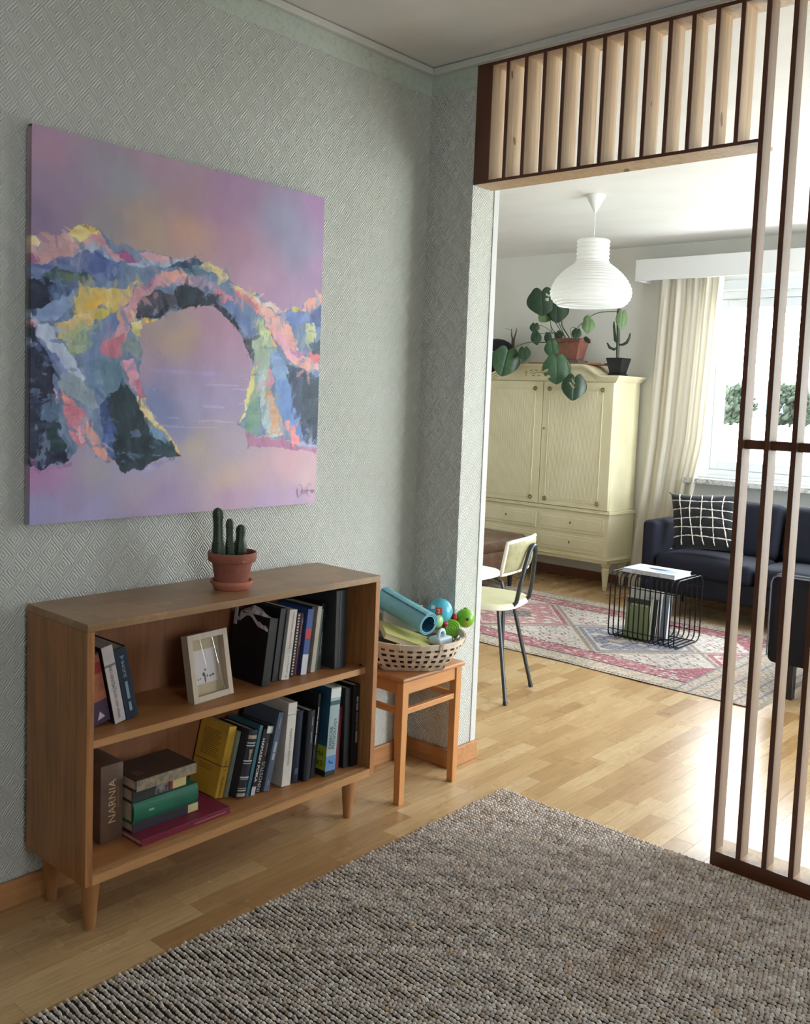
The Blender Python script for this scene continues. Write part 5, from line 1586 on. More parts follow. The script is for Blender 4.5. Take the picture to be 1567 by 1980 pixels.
for fx, fy in ((XC + HW - 0.03, YA + 0.045), (XC - HW + 0.03, YA + 0.045), (XC + HW - 0.02, 6.53), (XC - HW + 0.02, 6.53)):
    o = fm_.out('foot', M_CREAM, ar, smooth=True); o.location = (fx - XC, fy - YA - 0.17, 0)

# ---- on top of the armoire
bo = MB().box(-1.93, -1.27, 6.30, 6.47, 1.695, 1.708).out('wooden_board', wood('board_wood', S(166, 112, 74), 'x', 0.2, 0.5), bevel=0.002)
bo.rotation_euler = (0, 0, 0.0); tag(bo, 'thin wooden board lying across the top of the armoire', 'board')
ty2 = MB().box(-1.72, -1.48, 6.31, 6.46, 1.7082, 1.728).out('grey_book', cmat((110, 108, 108)), bevel=0.002)
tag(ty2, 'flat grey book lying under the terracotta planter', 'book')
pl = thing('monstera_plant', 'trailing green monstera in a rectangular terracotta planter on the armoire', 'potted plant', (-1.600, 6.385, 1.7285))
def taper_box(x0, x1, y0, y1, z0, z1, k):
    cx, cy = (x0 + x1) / 2, (y0 + y1) / 2
    f = lambda a, c: c + (a - c) * k
    m_ = MB(); m_.add([(f(x0, cx), f(y0, cy), z0), (f(x1, cx), f(y0, cy), z0), (f(x1, cx), f(y1, cy), z0), (f(x0, cx), f(y1, cy), z0), (x0, y0, z1), (x1, y0, z1), (x1, y1, z1), (x0, y1, z1)],
                      [(0, 3, 2, 1), (4, 5, 6, 7), (0, 1, 5, 4), (1, 2, 6, 5), (2, 3, 7, 6), (3, 0, 4, 7)])
    return m_
M_TERRA3 = mottled('terracotta_dark', S(126, 78, 64), S(146, 96, 80), 25, 0.75, 0.15)
taper_box(-0.122, 0.122, -0.070, 0.070, 0, 0.140, 0.74).out('planter_body', M_TERRA3, pl, bevel=0.005)
rm = MB()
for b in ((-0.132, 0.132, -0.080, -0.062, 0.138, 0.168), (-0.132, 0.132, 0.062, 0.080, 0.138, 0.168), (-0.132, -0.114, -0.062, 0.062, 0.138, 0.168), (0.114, 0.132, -0.062, 0.062, 0.138, 0.168)):
    rm.box(*b)
rm.out('planter_rim', M_TERRA3, pl, bevel=0.003)
MB().box(-0.115, 0.115, -0.063, 0.063, 0.13, 0.152).out('soil', M_SOIL, pl)
def _leaf(name, c1, c2):
    def b(t):
        v = t.obj(); f = t.noise(v, 30, 4)
        t.base(t.ramp(f, [(0.3, S(*c1)), (0.7, S(*c2))]))
    return mat(name, S(*c1), 0.38, build=b)
M_LEAFD = _leaf('leaf_dark', (26, 48, 32), (40, 68, 42)); M_LEAFG = _leaf('leaf_blue_green', (44, 74, 48), (62, 94, 62)); M_LEAFL = _leaf('leaf_light', (84, 112, 72), (104, 128, 84))
M_STEM = mat('plant_stem', S(72, 84, 48), 0.6)
def leaf(parent, base_, tip, width, m, normal=(0.5, -0.85, 0.15), holes=(), cut=0.0, fold=0.18, name='leaf'):
    B_, T_ = Vector(base_), Vector(tip)
    ly = T_ - B_; ln = ly.length; ly.normalize()
    nz = Vector(normal); nz = (nz - ly * nz.dot(ly)).normalized(); lx = ly.cross(nz)
    # heart outline: half width as function of s (0 base notch .. 1 tip)
    NS, NW = 34, 14
    def half(s):
        if s < 0: return width * 0.5 * max(0, (1 - (s / -0.16) ** 2)) ** .5 * 0.8
        return width * 0.5 * (math.sin(math.pi * min(1, (s + 0.20) / 1.20)) ** 0.62) * (1 - 0.25 * s ** 2) * 1.12
    vs = []; fs = []; keep = []
    for side in (-1, 1):
        k0 = len(vs)
        for i in range(NS + 1):
            for j in range(NW + 1):
                w = j / NW
                s_top = -0.17 * math.sin(math.pi * min(1.0, w * 1.0)) ** 0.8      # lobes rise past the notch
                s = s_top + (1 - s_top) * i / NS
                hwid = half(max(s, 0.0) if s >= 0 else s * 0.0)
                xx = side * w * hwid
                zz = fold * abs(xx) - 0.12 * ln * (s ** 2) * 0.6 - 0.9 * xx * xx / max(width, .01)
                p = B_ + ly * (s * ln) + lx * xx + nz * zz
                vs.append(tuple(p))
        for i in range(NS):
            for j in range(NW):
                s = (i + .5) / NS; w = (j + .5) / NW * side
                hole = any((((s - hs) + (w - hw) * 0.25) / hr) ** 2 + ((w - hw) / hr2) ** 2 < 1 for hs, hw, hr, hr2 in holes)
                if cut and side > 0 and (abs(s - 0.52) < 0.045 or abs(s - 0.72) < 0.04) and abs(w) > 1 - cut: hole = True
                if hole: continue
                a = k0 + i * (NW + 1) + j
                f_ = (a, a + NW + 1, a + NW + 2, a + 1)
                fs.append(f_ if side > 0 else f_[::-1])
    return MB().add(vs, fs).out(name, m, parent, world=True, smooth='all', solid=0.0012)
def stem(pts, r=0.0032, parent=pl):
    P_ = [Vector(p) for p in pts]; out = []
    for i in range(len(P_) - 1):
        p0, p1, p2, p3 = P_[max(i - 1, 0)], P_[i], P_[i + 1], P_[min(i + 2, len(P_) - 1)]
        for k in range(6):
            t_ = k / 6
            out.append(0.5 * ((2 * p1) + (p2 - p0) * t_ + (2 * p0 - 5 * p1 + 4 * p2 - p3) * t_ ** 2 + (3 * p1 - p0 - 3 * p2 + p3) * t_ ** 3))
    out.append(P_[-1])
    MB().tube(out, r, 6).out('stem', M_STEM, parent, world=True, smooth='all')
Y6 = 6.20
root = (-1.625, 6.37, 1.88)
leaf(pl, (-1.781, 6.220, 2.250), (-1.745, 6.195, 2.062), 0.225, M_LEAFD, holes=((0.28, -0.40, 0.050, 0.13), (0.44, -0.34, 0.065, 0.11)))
leaf(pl, (-1.724, 6.260, 2.100), (-1.800, 6.235, 2.020), 0.110, M_LEAFL, normal=(0.3, -0.7, -0.4))
leaf(pl, (-1.675, 6.280, 2.169), (-1.650, 6.255, 2.009), 0.170, M_LEAFD, cut=0.3)
leaf(pl, (-1.815, 6.200, 1.999), (-1.804, 6.175, 1.932), 0.072, M_LEAFD)
leaf(pl, (-1.795, 6.180, 1.928), (-1.755, 6.155, 1.836), 0.078, M_LEAFD)
leaf(pl, (-1.851, 6.120, 1.805), (-1.830, 6.095, 1.709), 0.094, M_LEAFD)
leaf(pl, (-1.987, 6.100, 1.787), (-2.024, 6.075, 1.586), 0.215, M_LEAFG, normal=(0.6, -0.75, 0.2), fold=0.30)
leaf(pl, (-1.703, 6.220, 1.926), (-1.687, 6.195, 1.848), 0.055, M_LEAFD)
leaf(pl, (-1.642, 6.180, 1.854), (-1.610, 6.155, 1.739), 0.110, M_LEAFG)
leaf(pl, (-1.565, 6.140, 1.732), (-1.537, 6.115, 1.536), 0.200, M_LEAFG, normal=(0.5, -0.8, 0.25), cut=0.42)
leaf(pl, (-1.384, 6.120, 1.588), (-1.380, 6.095, 1.417), 0.175, M_LEAFD, holes=((0.22, 0.10, 0.035, 0.20), (0.40, 0.16, 0.045, 0.26)))
leaf(pl, (-1.360, 6.240, 2.017), (-1.356, 6.215, 1.920), 0.090, M_LEAFL, normal=(0.3, -0.6, -0.5))
leaf(pl, (-1.375, 6.260, 2.050), (-1.399, 6.235, 1.992), 0.052, M_LEAFL)
leaf(pl, (-1.482, 6.280, 1.955), (-1.484, 6.255, 1.882), 0.070, M_LEAFD)
leaf(pl, (-1.636, 6.240, 1.934), (-1.578, 6.215, 1.894), 0.070, M_LEAFD)
leaf(pl, (-1.118, 6.300, 2.078), (-1.111, 6.275, 1.948), 0.080, M_LEAFL, normal=(0.6, -0.6, 0.1))
leaf(pl, (-1.434, 6.320, 1.899), (-1.377, 6.295, 1.855), 0.034, M_LEAFD)
stem([(-1.625, 6.37, 1.88), (-1.716, 6.300, 1.963), (-1.729, 6.260, 2.082), (-1.781, 6.220, 2.250)])
stem([(-1.625, 6.37, 1.88), (-1.700, 6.320, 2.010), (-1.733, 6.300, 2.085), (-1.675, 6.280, 2.169)])
stem([(-1.625, 6.37, 1.88), (-1.685, 6.330, 2.026), (-1.656, 6.300, 2.083), (-1.675, 6.280, 2.169)])
stem([(-1.625, 6.37, 1.88), (-1.710, 6.320, 1.941), (-1.711, 6.280, 1.938), (-1.724, 6.260, 2.100)], 0.0022)
stem([(-1.625, 6.37, 1.88), (-1.699, 6.260, 1.944), (-1.747, 6.220, 1.980), (-1.815, 6.200, 1.999)], 0.0022)
stem([(-1.625, 6.37, 1.88), (-1.698, 6.260, 1.933), (-1.753, 6.220, 1.927), (-1.795, 6.180, 1.928)], 0.0022)
stem([(-1.61, 6.36, 1.90), (-1.735, 6.240, 1.860), (-1.782, 6.160, 1.861), (-1.864, 6.120, 1.841), (-1.941, 6.100, 1.806), (-1.987, 6.100, 1.787)], 0.0038)
stem([(-1.812, 6.150, 1.854), (-1.833, 6.130, 1.826), (-1.851, 6.120, 1.805)], 0.002)
stem([(-1.625, 6.37, 1.88), (-1.655, 6.240, 1.881), (-1.642, 6.180, 1.854)], 0.003)
stem([(-1.625, 6.37, 1.88), (-1.591, 6.200, 1.833), (-1.558, 6.160, 1.770), (-1.565, 6.140, 1.732)], 0.003)
stem([(-1.57, 6.30, 1.88), (-1.527, 6.200, 1.788), (-1.447, 6.140, 1.643), (-1.384, 6.120, 1.588)], 0.003)
stem([(-1.56, 6.36, 1.88), (-1.503, 6.300, 1.959), (-1.417, 6.280, 2.022), (-1.313, 6.270, 2.074), (-1.201, 6.290, 2.084), (-1.118, 6.300, 2.078)], 0.0032)
stem([(-1.58, 6.36, 1.88), (-1.628, 6.300, 1.984), (-1.627, 6.280, 2.035), (-1.672, 6.280, 2.112)], 0.0045)
stem([(-1.57, 6.36, 1.88), (-1.556, 6.300, 1.960), (-1.509, 6.280, 1.974), (-1.482, 6.280, 1.955)], 0.002)
stem([(-1.393, 6.280, 2.036), (-1.360, 6.240, 2.017)], 0.0018)

ZR = 1.612
bp = thing('potted_cactus', 'tall branching cactus in a square black pot on the armoire', 'potted cactus', (-1.185, 6.40, ZR))
M_BLACKP = mat('black_plastic', S(26, 25, 30), 0.3)
MB().rbox(-0.056, 0.056, -0.056, 0.056, 0.0, 0.020, 0.006, 2).out('pot_saucer', M_BLACKP, bp, smooth=True)
taper_box(-0.070, 0.070, -0.070, 0.070, 0.020, 0.136, 0.66).out('pot', M_BLACKP, bp, bevel=0.004)
cactus(bp, (-0.008, 0, 0.12), [(0, .010), (.05, .0125), (.15, .013), (.22, .013), (.28, .0155), (.33, .0165), (.365, .015), (.385, .008), (.39, .002)], 5, (-0.012, 0), depth=0.3, spine_len=0.006)
def branch(pts, rad):
    st_ = MB().tube(pts, rad, 6).out('cactus_branch', M_CACT, bp, smooth='all')
    sp = MB(); rr = random.Random(len(pts))
    for i in range(len(pts) - 1):
        a, b = Vector(pts[i]), Vector(pts[i + 1])
        for q in range(9):
            p = a.lerp(b, q / 9); d_ = Vector((rr.uniform(-1, 1), rr.uniform(-1, 1), rr.uniform(-1, 1))).normalized()
            sp.tube([p, p + d_ * 0.016], [0.0007, 0.0002], 3, caps=False)
    sp.out('spines', M_SPINE, st_)
branch([(0, 0, .235), (0.03, -0.005, .235), (0.065, -0.01, .25), (0.085, -0.01, .285), (0.09, -0.01, .32)], [.006, .010, .011, .009, .004])
branch([(-0.015, 0, .215), (-0.04, -0.005, .20), (-0.075, -0.01, .215), (-0.098, -0.01, .25)], [.007, .011, .011, .005])
branch([(-0.018, 0, .25), (-0.035, 0, .27), (-0.045, 0, .32), (-0.055, 0, .38), (-0.056, 0, .41)], [.008, .012, .010, .008, .004])

rb = thing('round_black_case', 'round black object with a thin white line on the armoire', 'case', (-2.330, 6.42, ZR + 0.012))
MB().lathe([(0, 0), (0.13, 0), (0.15, 0.02), (0.158, 0.10), (0.155, 0.16), (0.140, 0.215), (0.105, 0.255), (0.055, 0.278), (0, 0.285)], 40).out('dome', mat('black_felt', S(18, 18, 22), 0.7), rb, smooth=True)
MB().lathe([(0.1575, 0.166), (0.1575, 0.170)], 40).out('white_line', mat('white_thread', S(206, 206, 206), 0.6), rb)
tw = thing('twig_figure', 'small dried twig figure behind the round black object', 'ornament', (-2.225, 6.50, ZR))
m_ = MB(); m_.tube([(0, 0, 0), (0, 0, .30)], [.012, .014], 6); m_.tube([(0, 0, .28), (-.018, 0, .33), (-.020, 0, .385)], [.008, .006, .002], 5); m_.tube([(0, 0, .28), (.022, 0, .34), (.030, 0, .39)], [.008, .006, .002], 5)
m_.tube([(.02, 0, .34), (.045, 0, .375)], [.003, .001], 4); m_.tube([(-.02, 0, .37), (-.09, 0, .388)], [.002, .001], 4)
m_.out('twigs', mat('dry_twig', S(84, 76, 66), 0.8), tw)

# ================================================================== PENDANT LAMP
lp = thing('pendant_lamp', 'white rice paper pendant lamp with a narrow neck hanging from the ceiling', 'lamp', (-0.556, 4.889, H))
M_LW = mat('lamp_white', S(232, 232, 230), 0.4)
MB().lathe([(0.0, 0.0), (0.056, 0.0), (0.057, -0.004), (0.006, -0.098), (0.004, -0.102), (0.0, -0.102)], 36).out('ceiling_cup', M_LW, lp, smooth=True)
MB().tube([(0, 0, -0.10), (0.001, 0, -0.20), (-0.003, 0, -0.30), (0, 0, -0.44)], 0.003, 8).out('cord', M_LW, lp, smooth='all')
def _paper():
    m = bpy.data.materials.new('rice_paper'); m.use_nodes = True
    nt = m.node_tree; out = nt.nodes['Material Output']; p = nt.nodes['Principled BSDF']
    p.inputs['Base Color'].default_value = S(240, 240, 238); p.inputs['Roughness'].default_value = 0.7
    tl = nt.nodes.new('ShaderNodeBsdfTranslucent'); tl.inputs[0].default_value = S(244, 244, 242)
    mx = nt.nodes.new('ShaderNodeMixShader'); mx.inputs[0].default_value = 0.45
    nt.links.new(p.outputs[0], mx.inputs[1]); nt.links.new(tl.outputs[0], mx.inputs[2]); nt.links.new(mx.outputs[0], out.inputs[0])
    return m
M_RICE = _paper()
base_prof = [(0.090, -0.254), (0.092, -0.262), (0.092, -0.375), (0.098, -0.388), (0.135, -0.415), (0.175, -0.448), (0.206, -0.485), (0.226, -0.525), (0.234, -0.560), (0.230, -0.590), (0.214, -0.615), (0.190, -0.634)]
ps = []
arr = np.array(base_prof); ds = np.concatenate([[0], np.cumsum(np.hypot(np.diff(arr[:, 0]), np.diff(arr[:, 1])))])
for s in np.linspace(0, ds[-1], 150):
    r_ = np.interp(s, ds, arr[:, 0]); z_ = np.interp(s, ds, arr[:, 1])
    rip = 0.0062 * (abs(math.sin(math.pi * s / 0.0230)) - 0.5)
    ps.append((r_ + rip, z_))
m_ = MB().lathe(ps, 72)
rr = random.Random(9); vs = []
for i, p in enumerate(m_.v):
    q = Vector(p); k = 0.0022 * mnoise.noise(q * 38) + 0.004 * mnoise.noise(q * 9) * (q.z < -0.5)
    rad = Vector((q.x, q.y, 0)).normalized()
    vs.append(tuple(q + rad * k))
m_.v = vs
m_.out('paper_shade', M_RICE, lp, smooth='all')
MB().lathe([(0.190, -0.634), (0.192, -0.637), (0.188, -0.637)], 48).out('wire_hoop', M_LW, lp)
m_ = MB(); m_.tube([(-0.19, 0, -0.62), (0, 0, -0.40), (0.19, 0, -0.62)], 0.0015, 5); m_.tube([(-0.09, 0, -0.262), (0.09, 0, -0.262)], 0.0015, 5); m_.tube([(0, 0, -0.44), (0, 0, -0.50)], 0.018, 12)
m_.out('bulb_holder', M_LW, lp)

# ================================================================== VALANCE AND CURTAIN
va = thing('curtain_pelmet', 'white boxed pelmet above the window', 'pelmet', (0.4, 6.4, 2.31))
MB().box(-1.083, 2.05, 6.392, 6.410, 2.312, 2.466).out('front_board', M_WHITE, va, world=True, bevel=0.002)
MB().box(-1.083, -1.065, 6.410, B, 2.312, 2.466).out('end_board', M_WHITE, va, world=True)
MB().box(-1.065, 2.05, 6.410, B, 2.448, 2.466).out('top_board', M_WHITE, va, world=True)
MB().tube([(-1.06, 6.50, 2.43), (2.04, 6.50, 2.43)], 0.008, 8).out('curtain_track', M_WHITE, va, world=True)
def _curt():
    m = bpy.data.materials.new('curtain_cloth'); m.use_nodes = True
    nt = m.node_tree; out = nt.nodes['Material Output']; p = nt.nodes['Principled BSDF']
    p.inputs['Base Color'].default_value = S(232, 227, 216); p.inputs['Roughness'].default_value = 0.85
    tl = nt.nodes.new('ShaderNodeBsdfTranslucent'); tl.inputs[0].default_value = S(238, 233, 222)
    mx = nt.nodes.new('ShaderNodeMixShader'); mx.inputs[0].default_value = 0.5
    nt.links.new(p.outputs[0], mx.inputs[1]); nt.links.new(tl.outputs[0], mx.inputs[2]); nt.links.new(mx.outputs[0], out.inputs[0])
    return m
M_CURT = _curt()
zs = [2.425, 2.31, 1.726, 1.16, 0.79, 0.20, 0.006]; xl = [-0.950, -0.946, -0.960, -0.980, -1.002, -1.060, -1.075]; xr = [-0.462, -0.456, -0.474, -0.500, -0.570, -0.600, -0.560]
nz_, ns_ = 60, 150; V = []; 
for i in range(nz_ + 1):
    t_ = i / nz_; z = 2.425 + (0.006 - 2.425) * t_
    a = float(np.interp(-z, [-q for q in zs], xl)); b = float(np.interp(-z, [-q for q in zs], xr))
    for k in range(ns_ + 1):
        s = k / ns_
        pinch = max(0.0, 1 - t_ * 9)
        sw2 = s + 0.05 * math.sin(5.1 * s + 1.0)
        w = 0.017 * math.sin(2 * math.pi * (sw2 * 5.2 + 0.10 * math.sin(3 * t_))) * (0.8 + 0.3 * math.sin(9 * s)) + 0.006 * math.sin(2 * math.pi * s * 11 + 1.3 + t_ * 3) * (1 - 0.5 * t_) + 0.010 * pinch * math.sin(2 * math.pi * s * 10)
        w *= (1 - 0.2 * pinch)
        drift = 0.012 * math.sin(2 * math.pi * (s * 6.5) + 1.2) * t_
        yy = 6.505 + w + 0.02 * t_ * math.sin(s * 4)
        V.append((a + (b - a) * s + drift, min(yy, B - 0.02 if z > 0.95 or z < 0.82 else B - 0.02), z))
F = [(i * (ns_ + 1) + k, i * (ns_ + 1) + k + 1, (i + 1) * (ns_ + 1) + k + 1, (i + 1) * (ns_ + 1) + k) for i in range(nz_) for k in range(ns_)]
cu = MB().add(V, F).out('curtain', M_CURT, smooth='all', solid=0.0012)
tag(cu, 'long cream curtain gathered between the armoire and the window', 'curtain')

# ================================================================== SOFA
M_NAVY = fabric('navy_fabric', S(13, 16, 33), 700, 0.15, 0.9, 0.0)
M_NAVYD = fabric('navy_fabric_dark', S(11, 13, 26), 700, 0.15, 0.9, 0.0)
M_BLKLEG = mat('black_leg', S(24, 22, 22), 0.4)
so = thing('sofa', 'dark navy fabric sofa under the window', 'sofa', (0.48, 6.17, 0))
SY0, SY1 = 5.85, 6.47
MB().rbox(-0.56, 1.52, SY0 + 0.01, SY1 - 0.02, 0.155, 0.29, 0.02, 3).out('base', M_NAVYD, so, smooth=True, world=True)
for a, b in ((-0.635, -0.530), (1.49, 1.595)):
    MB().rbox(a, b, SY0, SY1, 0.150, 0.628, 0.035, 5).out('arm', M_NAVY, so, smooth=True, world=True)
for k in range(3):
    x0_ = -0.528 + k * 0.672
    MB().rbox(x0_, x0_ + 0.668, SY0 - 0.012, 6.30, 0.285, 0.415, 0.045, 5, 0.02).out('seat_cushion', M_NAVY, so, smooth=True, world=True)
    M_ = Matrix.Translation((x0_ + 0.334, 6.33, 0.40)) @ Matrix.Rotation(math.radians(-12), 4, 'X')
    MB().rbox(-0.330, 0.330, -0.085, 0.085, 0.0, 0.375, 0.055, 5, 0.0, M_).out('back_cushion', M_NAVY, so, smooth=True, world=True)
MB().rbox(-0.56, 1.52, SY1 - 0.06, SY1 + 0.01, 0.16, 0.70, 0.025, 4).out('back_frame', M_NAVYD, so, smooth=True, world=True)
for lx in (-0.57, 1.53):
    for ly in (SY0 + 0.06, SY1 - 0.06):
        MB().tube([(lx, ly, 0), (lx, ly, 0.16)], [0.014, 0.018], 10).out('leg', M_BLKLEG, so, world=True)
# checked cushion
cc = Vector((-0.275, 6.035, 0.640)); ea = Vector((0.455, 0.03, 0.03)); eb = Vector((-0.115, 0.175, 0.350)); en = ea.cross(eb).normalized()
if en.dot(CAM - cc) < 0: en = -en
cs = thing('cushion', 'black cushion with a white hand drawn grid on the sofa', 'cushion', tuple(cc))
M_CUSH = fabric('black_cotton', S(15, 15, 19), 600, 0.25, 0.95, 0.2)
def cushpt(a, b, side):
    pin = 1 - 0.07 * (1 - abs(a)) * abs(b) ** 3 * 2 
    aa = a * (1 - 0.06 * (1 - b * b)); bb = b * (1 - 0.06 * (1 - a * a))
    th = 0.075 * ((1 - a * a) * (1 - b * b)) ** 0.42
    # puffy squares between grid lines
    ga = abs(math.sin(math.pi * (a + 1) / 2 * 6)); gb = abs(math.sin(math.pi * (b + 1) / 2 * 6))
    th += 0.006 * (ga * gb) ** 0.5
    return ea * (aa / 2) + eb * (bb / 2) + en * (side * th)
K = 48; vs = []; fs = []
for side in (1, -1):
    k0 = len(vs)
    for i in range(K + 1):
        for j in range(K + 1):
            vs.append(tuple(cushpt(i / K * 2 - 1, j / K * 2 - 1, side)))
    for i in range(K):
        for j in range(K):
            a = k0 + i * (K + 1) + j; f_ = (a, a + K + 1, a + K + 2, a + 1)
            fs.append(f_ if side > 0 else f_[::-1])
MB().add(vs, fs).out('cover', M_CUSH, cs, smooth='all')
M_LINE = mat('white_line_print', S(214, 208, 200), 0.9)
rr = random.Random(5)
for k in range(1, 6):
    u_ = k / 6 * 2 - 1
    for ax_k in (0, 1):
        pts = []; rads = []
        for q in range(41):
            w = -0.93 + 1.86 * q / 40
            u2 = u_ + 0.025 * math.sin(w * 3 + k * 2 + ax_k) + rr.uniform(-.006, .006)
            p = cushpt(u2, w, 1) if ax_k == 0 else cushpt(w, u2, 1)
            pts.append(tuple(p + en * 0.0004)); rads.append(0.0036 + rr.uniform(-0.0012, 0.0020))
        MB().tube(pts, rads, 5).out('grid_line', M_LINE, cs, smooth='all')
for sx_ in (-1, 1):
    for sy_ in (-1, 1):
        p = cushpt(sx_, sy_, 0)
        MB().tube([tuple(p), tuple(p + (ea * sx_ * 0.05 + eb * sy_ * 0.03) * 0.8)], [0.004, 0.001], 5).out('corner_tassel', M_LINE if sy_ < 0 else M_CUSH, cs)

# ================================================================== ARMCHAIR (right edge)
ac = thing('armchair', 'dark navy fabric armchair cut off at the edge of the picture', 'armchair', (1.08, 5.0, 0))
for a, b in ((4.600, 4.700), (5.30, 5.40)):
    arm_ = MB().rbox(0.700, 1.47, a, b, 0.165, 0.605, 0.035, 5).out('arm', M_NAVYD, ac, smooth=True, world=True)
    m_ = MB()
    m_.tube([(0.704, a + 0.004, 0.20), (0.704, a + 0.004, 0.56), (0.712, a + 0.004, 0.586), (0.735, a + 0.004, 0.598), (1.43, a + 0.004, 0.598)], 0.0035, 6).out('piping', fabric('highlight_piping', S(112, 116, 136), 500, 0.1), arm_, world=True, smooth='all')  # piping coloured pale to paint a highlight along the arm edge
MB().rbox(0.715, 1.40, 4.70, 5.30, 0.165, 0.29, 0.02, 3).out('base', M_NAVYD, ac, smooth=True, world=True)
MB().rbox(0.705, 1.36, 4.705, 5.295, 0.285, 0.42, 0.045, 5, 0.02).out('seat_cushion', M_NAVY, ac, smooth=True, world=True)
MB().rbox(1.34, 1.48, 4.66, 5.34, 0.20, 0.76, 0.05, 5).out('back_cushion', M_NAVY, ac, smooth=True, world=True)
for lx in (0.812, 1.40):
    for ly in (4.640, 5.36):
        MB().box(lx - 0.022, lx + 0.022, ly - 0.022, ly + 0.022, 0.0, 0.17).out('leg', M_BLKLEG, ac, world=True, bevel=0.003)

# ================================================================== LEATHER OTTOMAN
ot = thing('leather_ottoman', 'worn brown leather ottoman before the armoire', 'ottoman', (-1.93, 5.42, 0))
def _leath(t):
    v = t.obj(); f = t.noise(v, 7, 5, 0.65); k = t.noise(t.vm('MULTIPLY', v, (30, 8, 30)), 2.0, 4, 0.7, 1.0)
    c = t.ramp(f, [(0.3, S(66, 48, 38)), (0.6, S(98, 74, 58)), (0.75, S(130, 106, 84))])
    t.base(t.mix(t.m('MULTIPLY', t.m('GREATER_THAN', k, 0.6), 0.25), c, S(170, 136, 110)))
    t.bump(t.noise(v, 120, 4), 0.15, 0.001)
M_LEATH = mat('brown_leather', S(110, 72, 54), 0.38, build=_leath)
MB().rbox(-2.23, -1.64, 4.98, 5.92, 0.120, 0.300, 0.02, 4).out('body', M_LEATH, ot, smooth=True, world=True)
MB().rbox(-2.25, -1.61, 4.96, 5.95, 0.296, 0.398, 0.040, 5, 0.03).out('top_cushion', M_LEATH, ot, smooth=True, world=True)
for lx in (-1.685, -2.17):
    for ly in (5.03, 5.835):
        MB().tube([(lx, ly, 0.0065), (lx, ly, 0.125)], [0.014, 0.024], 10).out('leg', M_BLKLEG, ot, world=True)

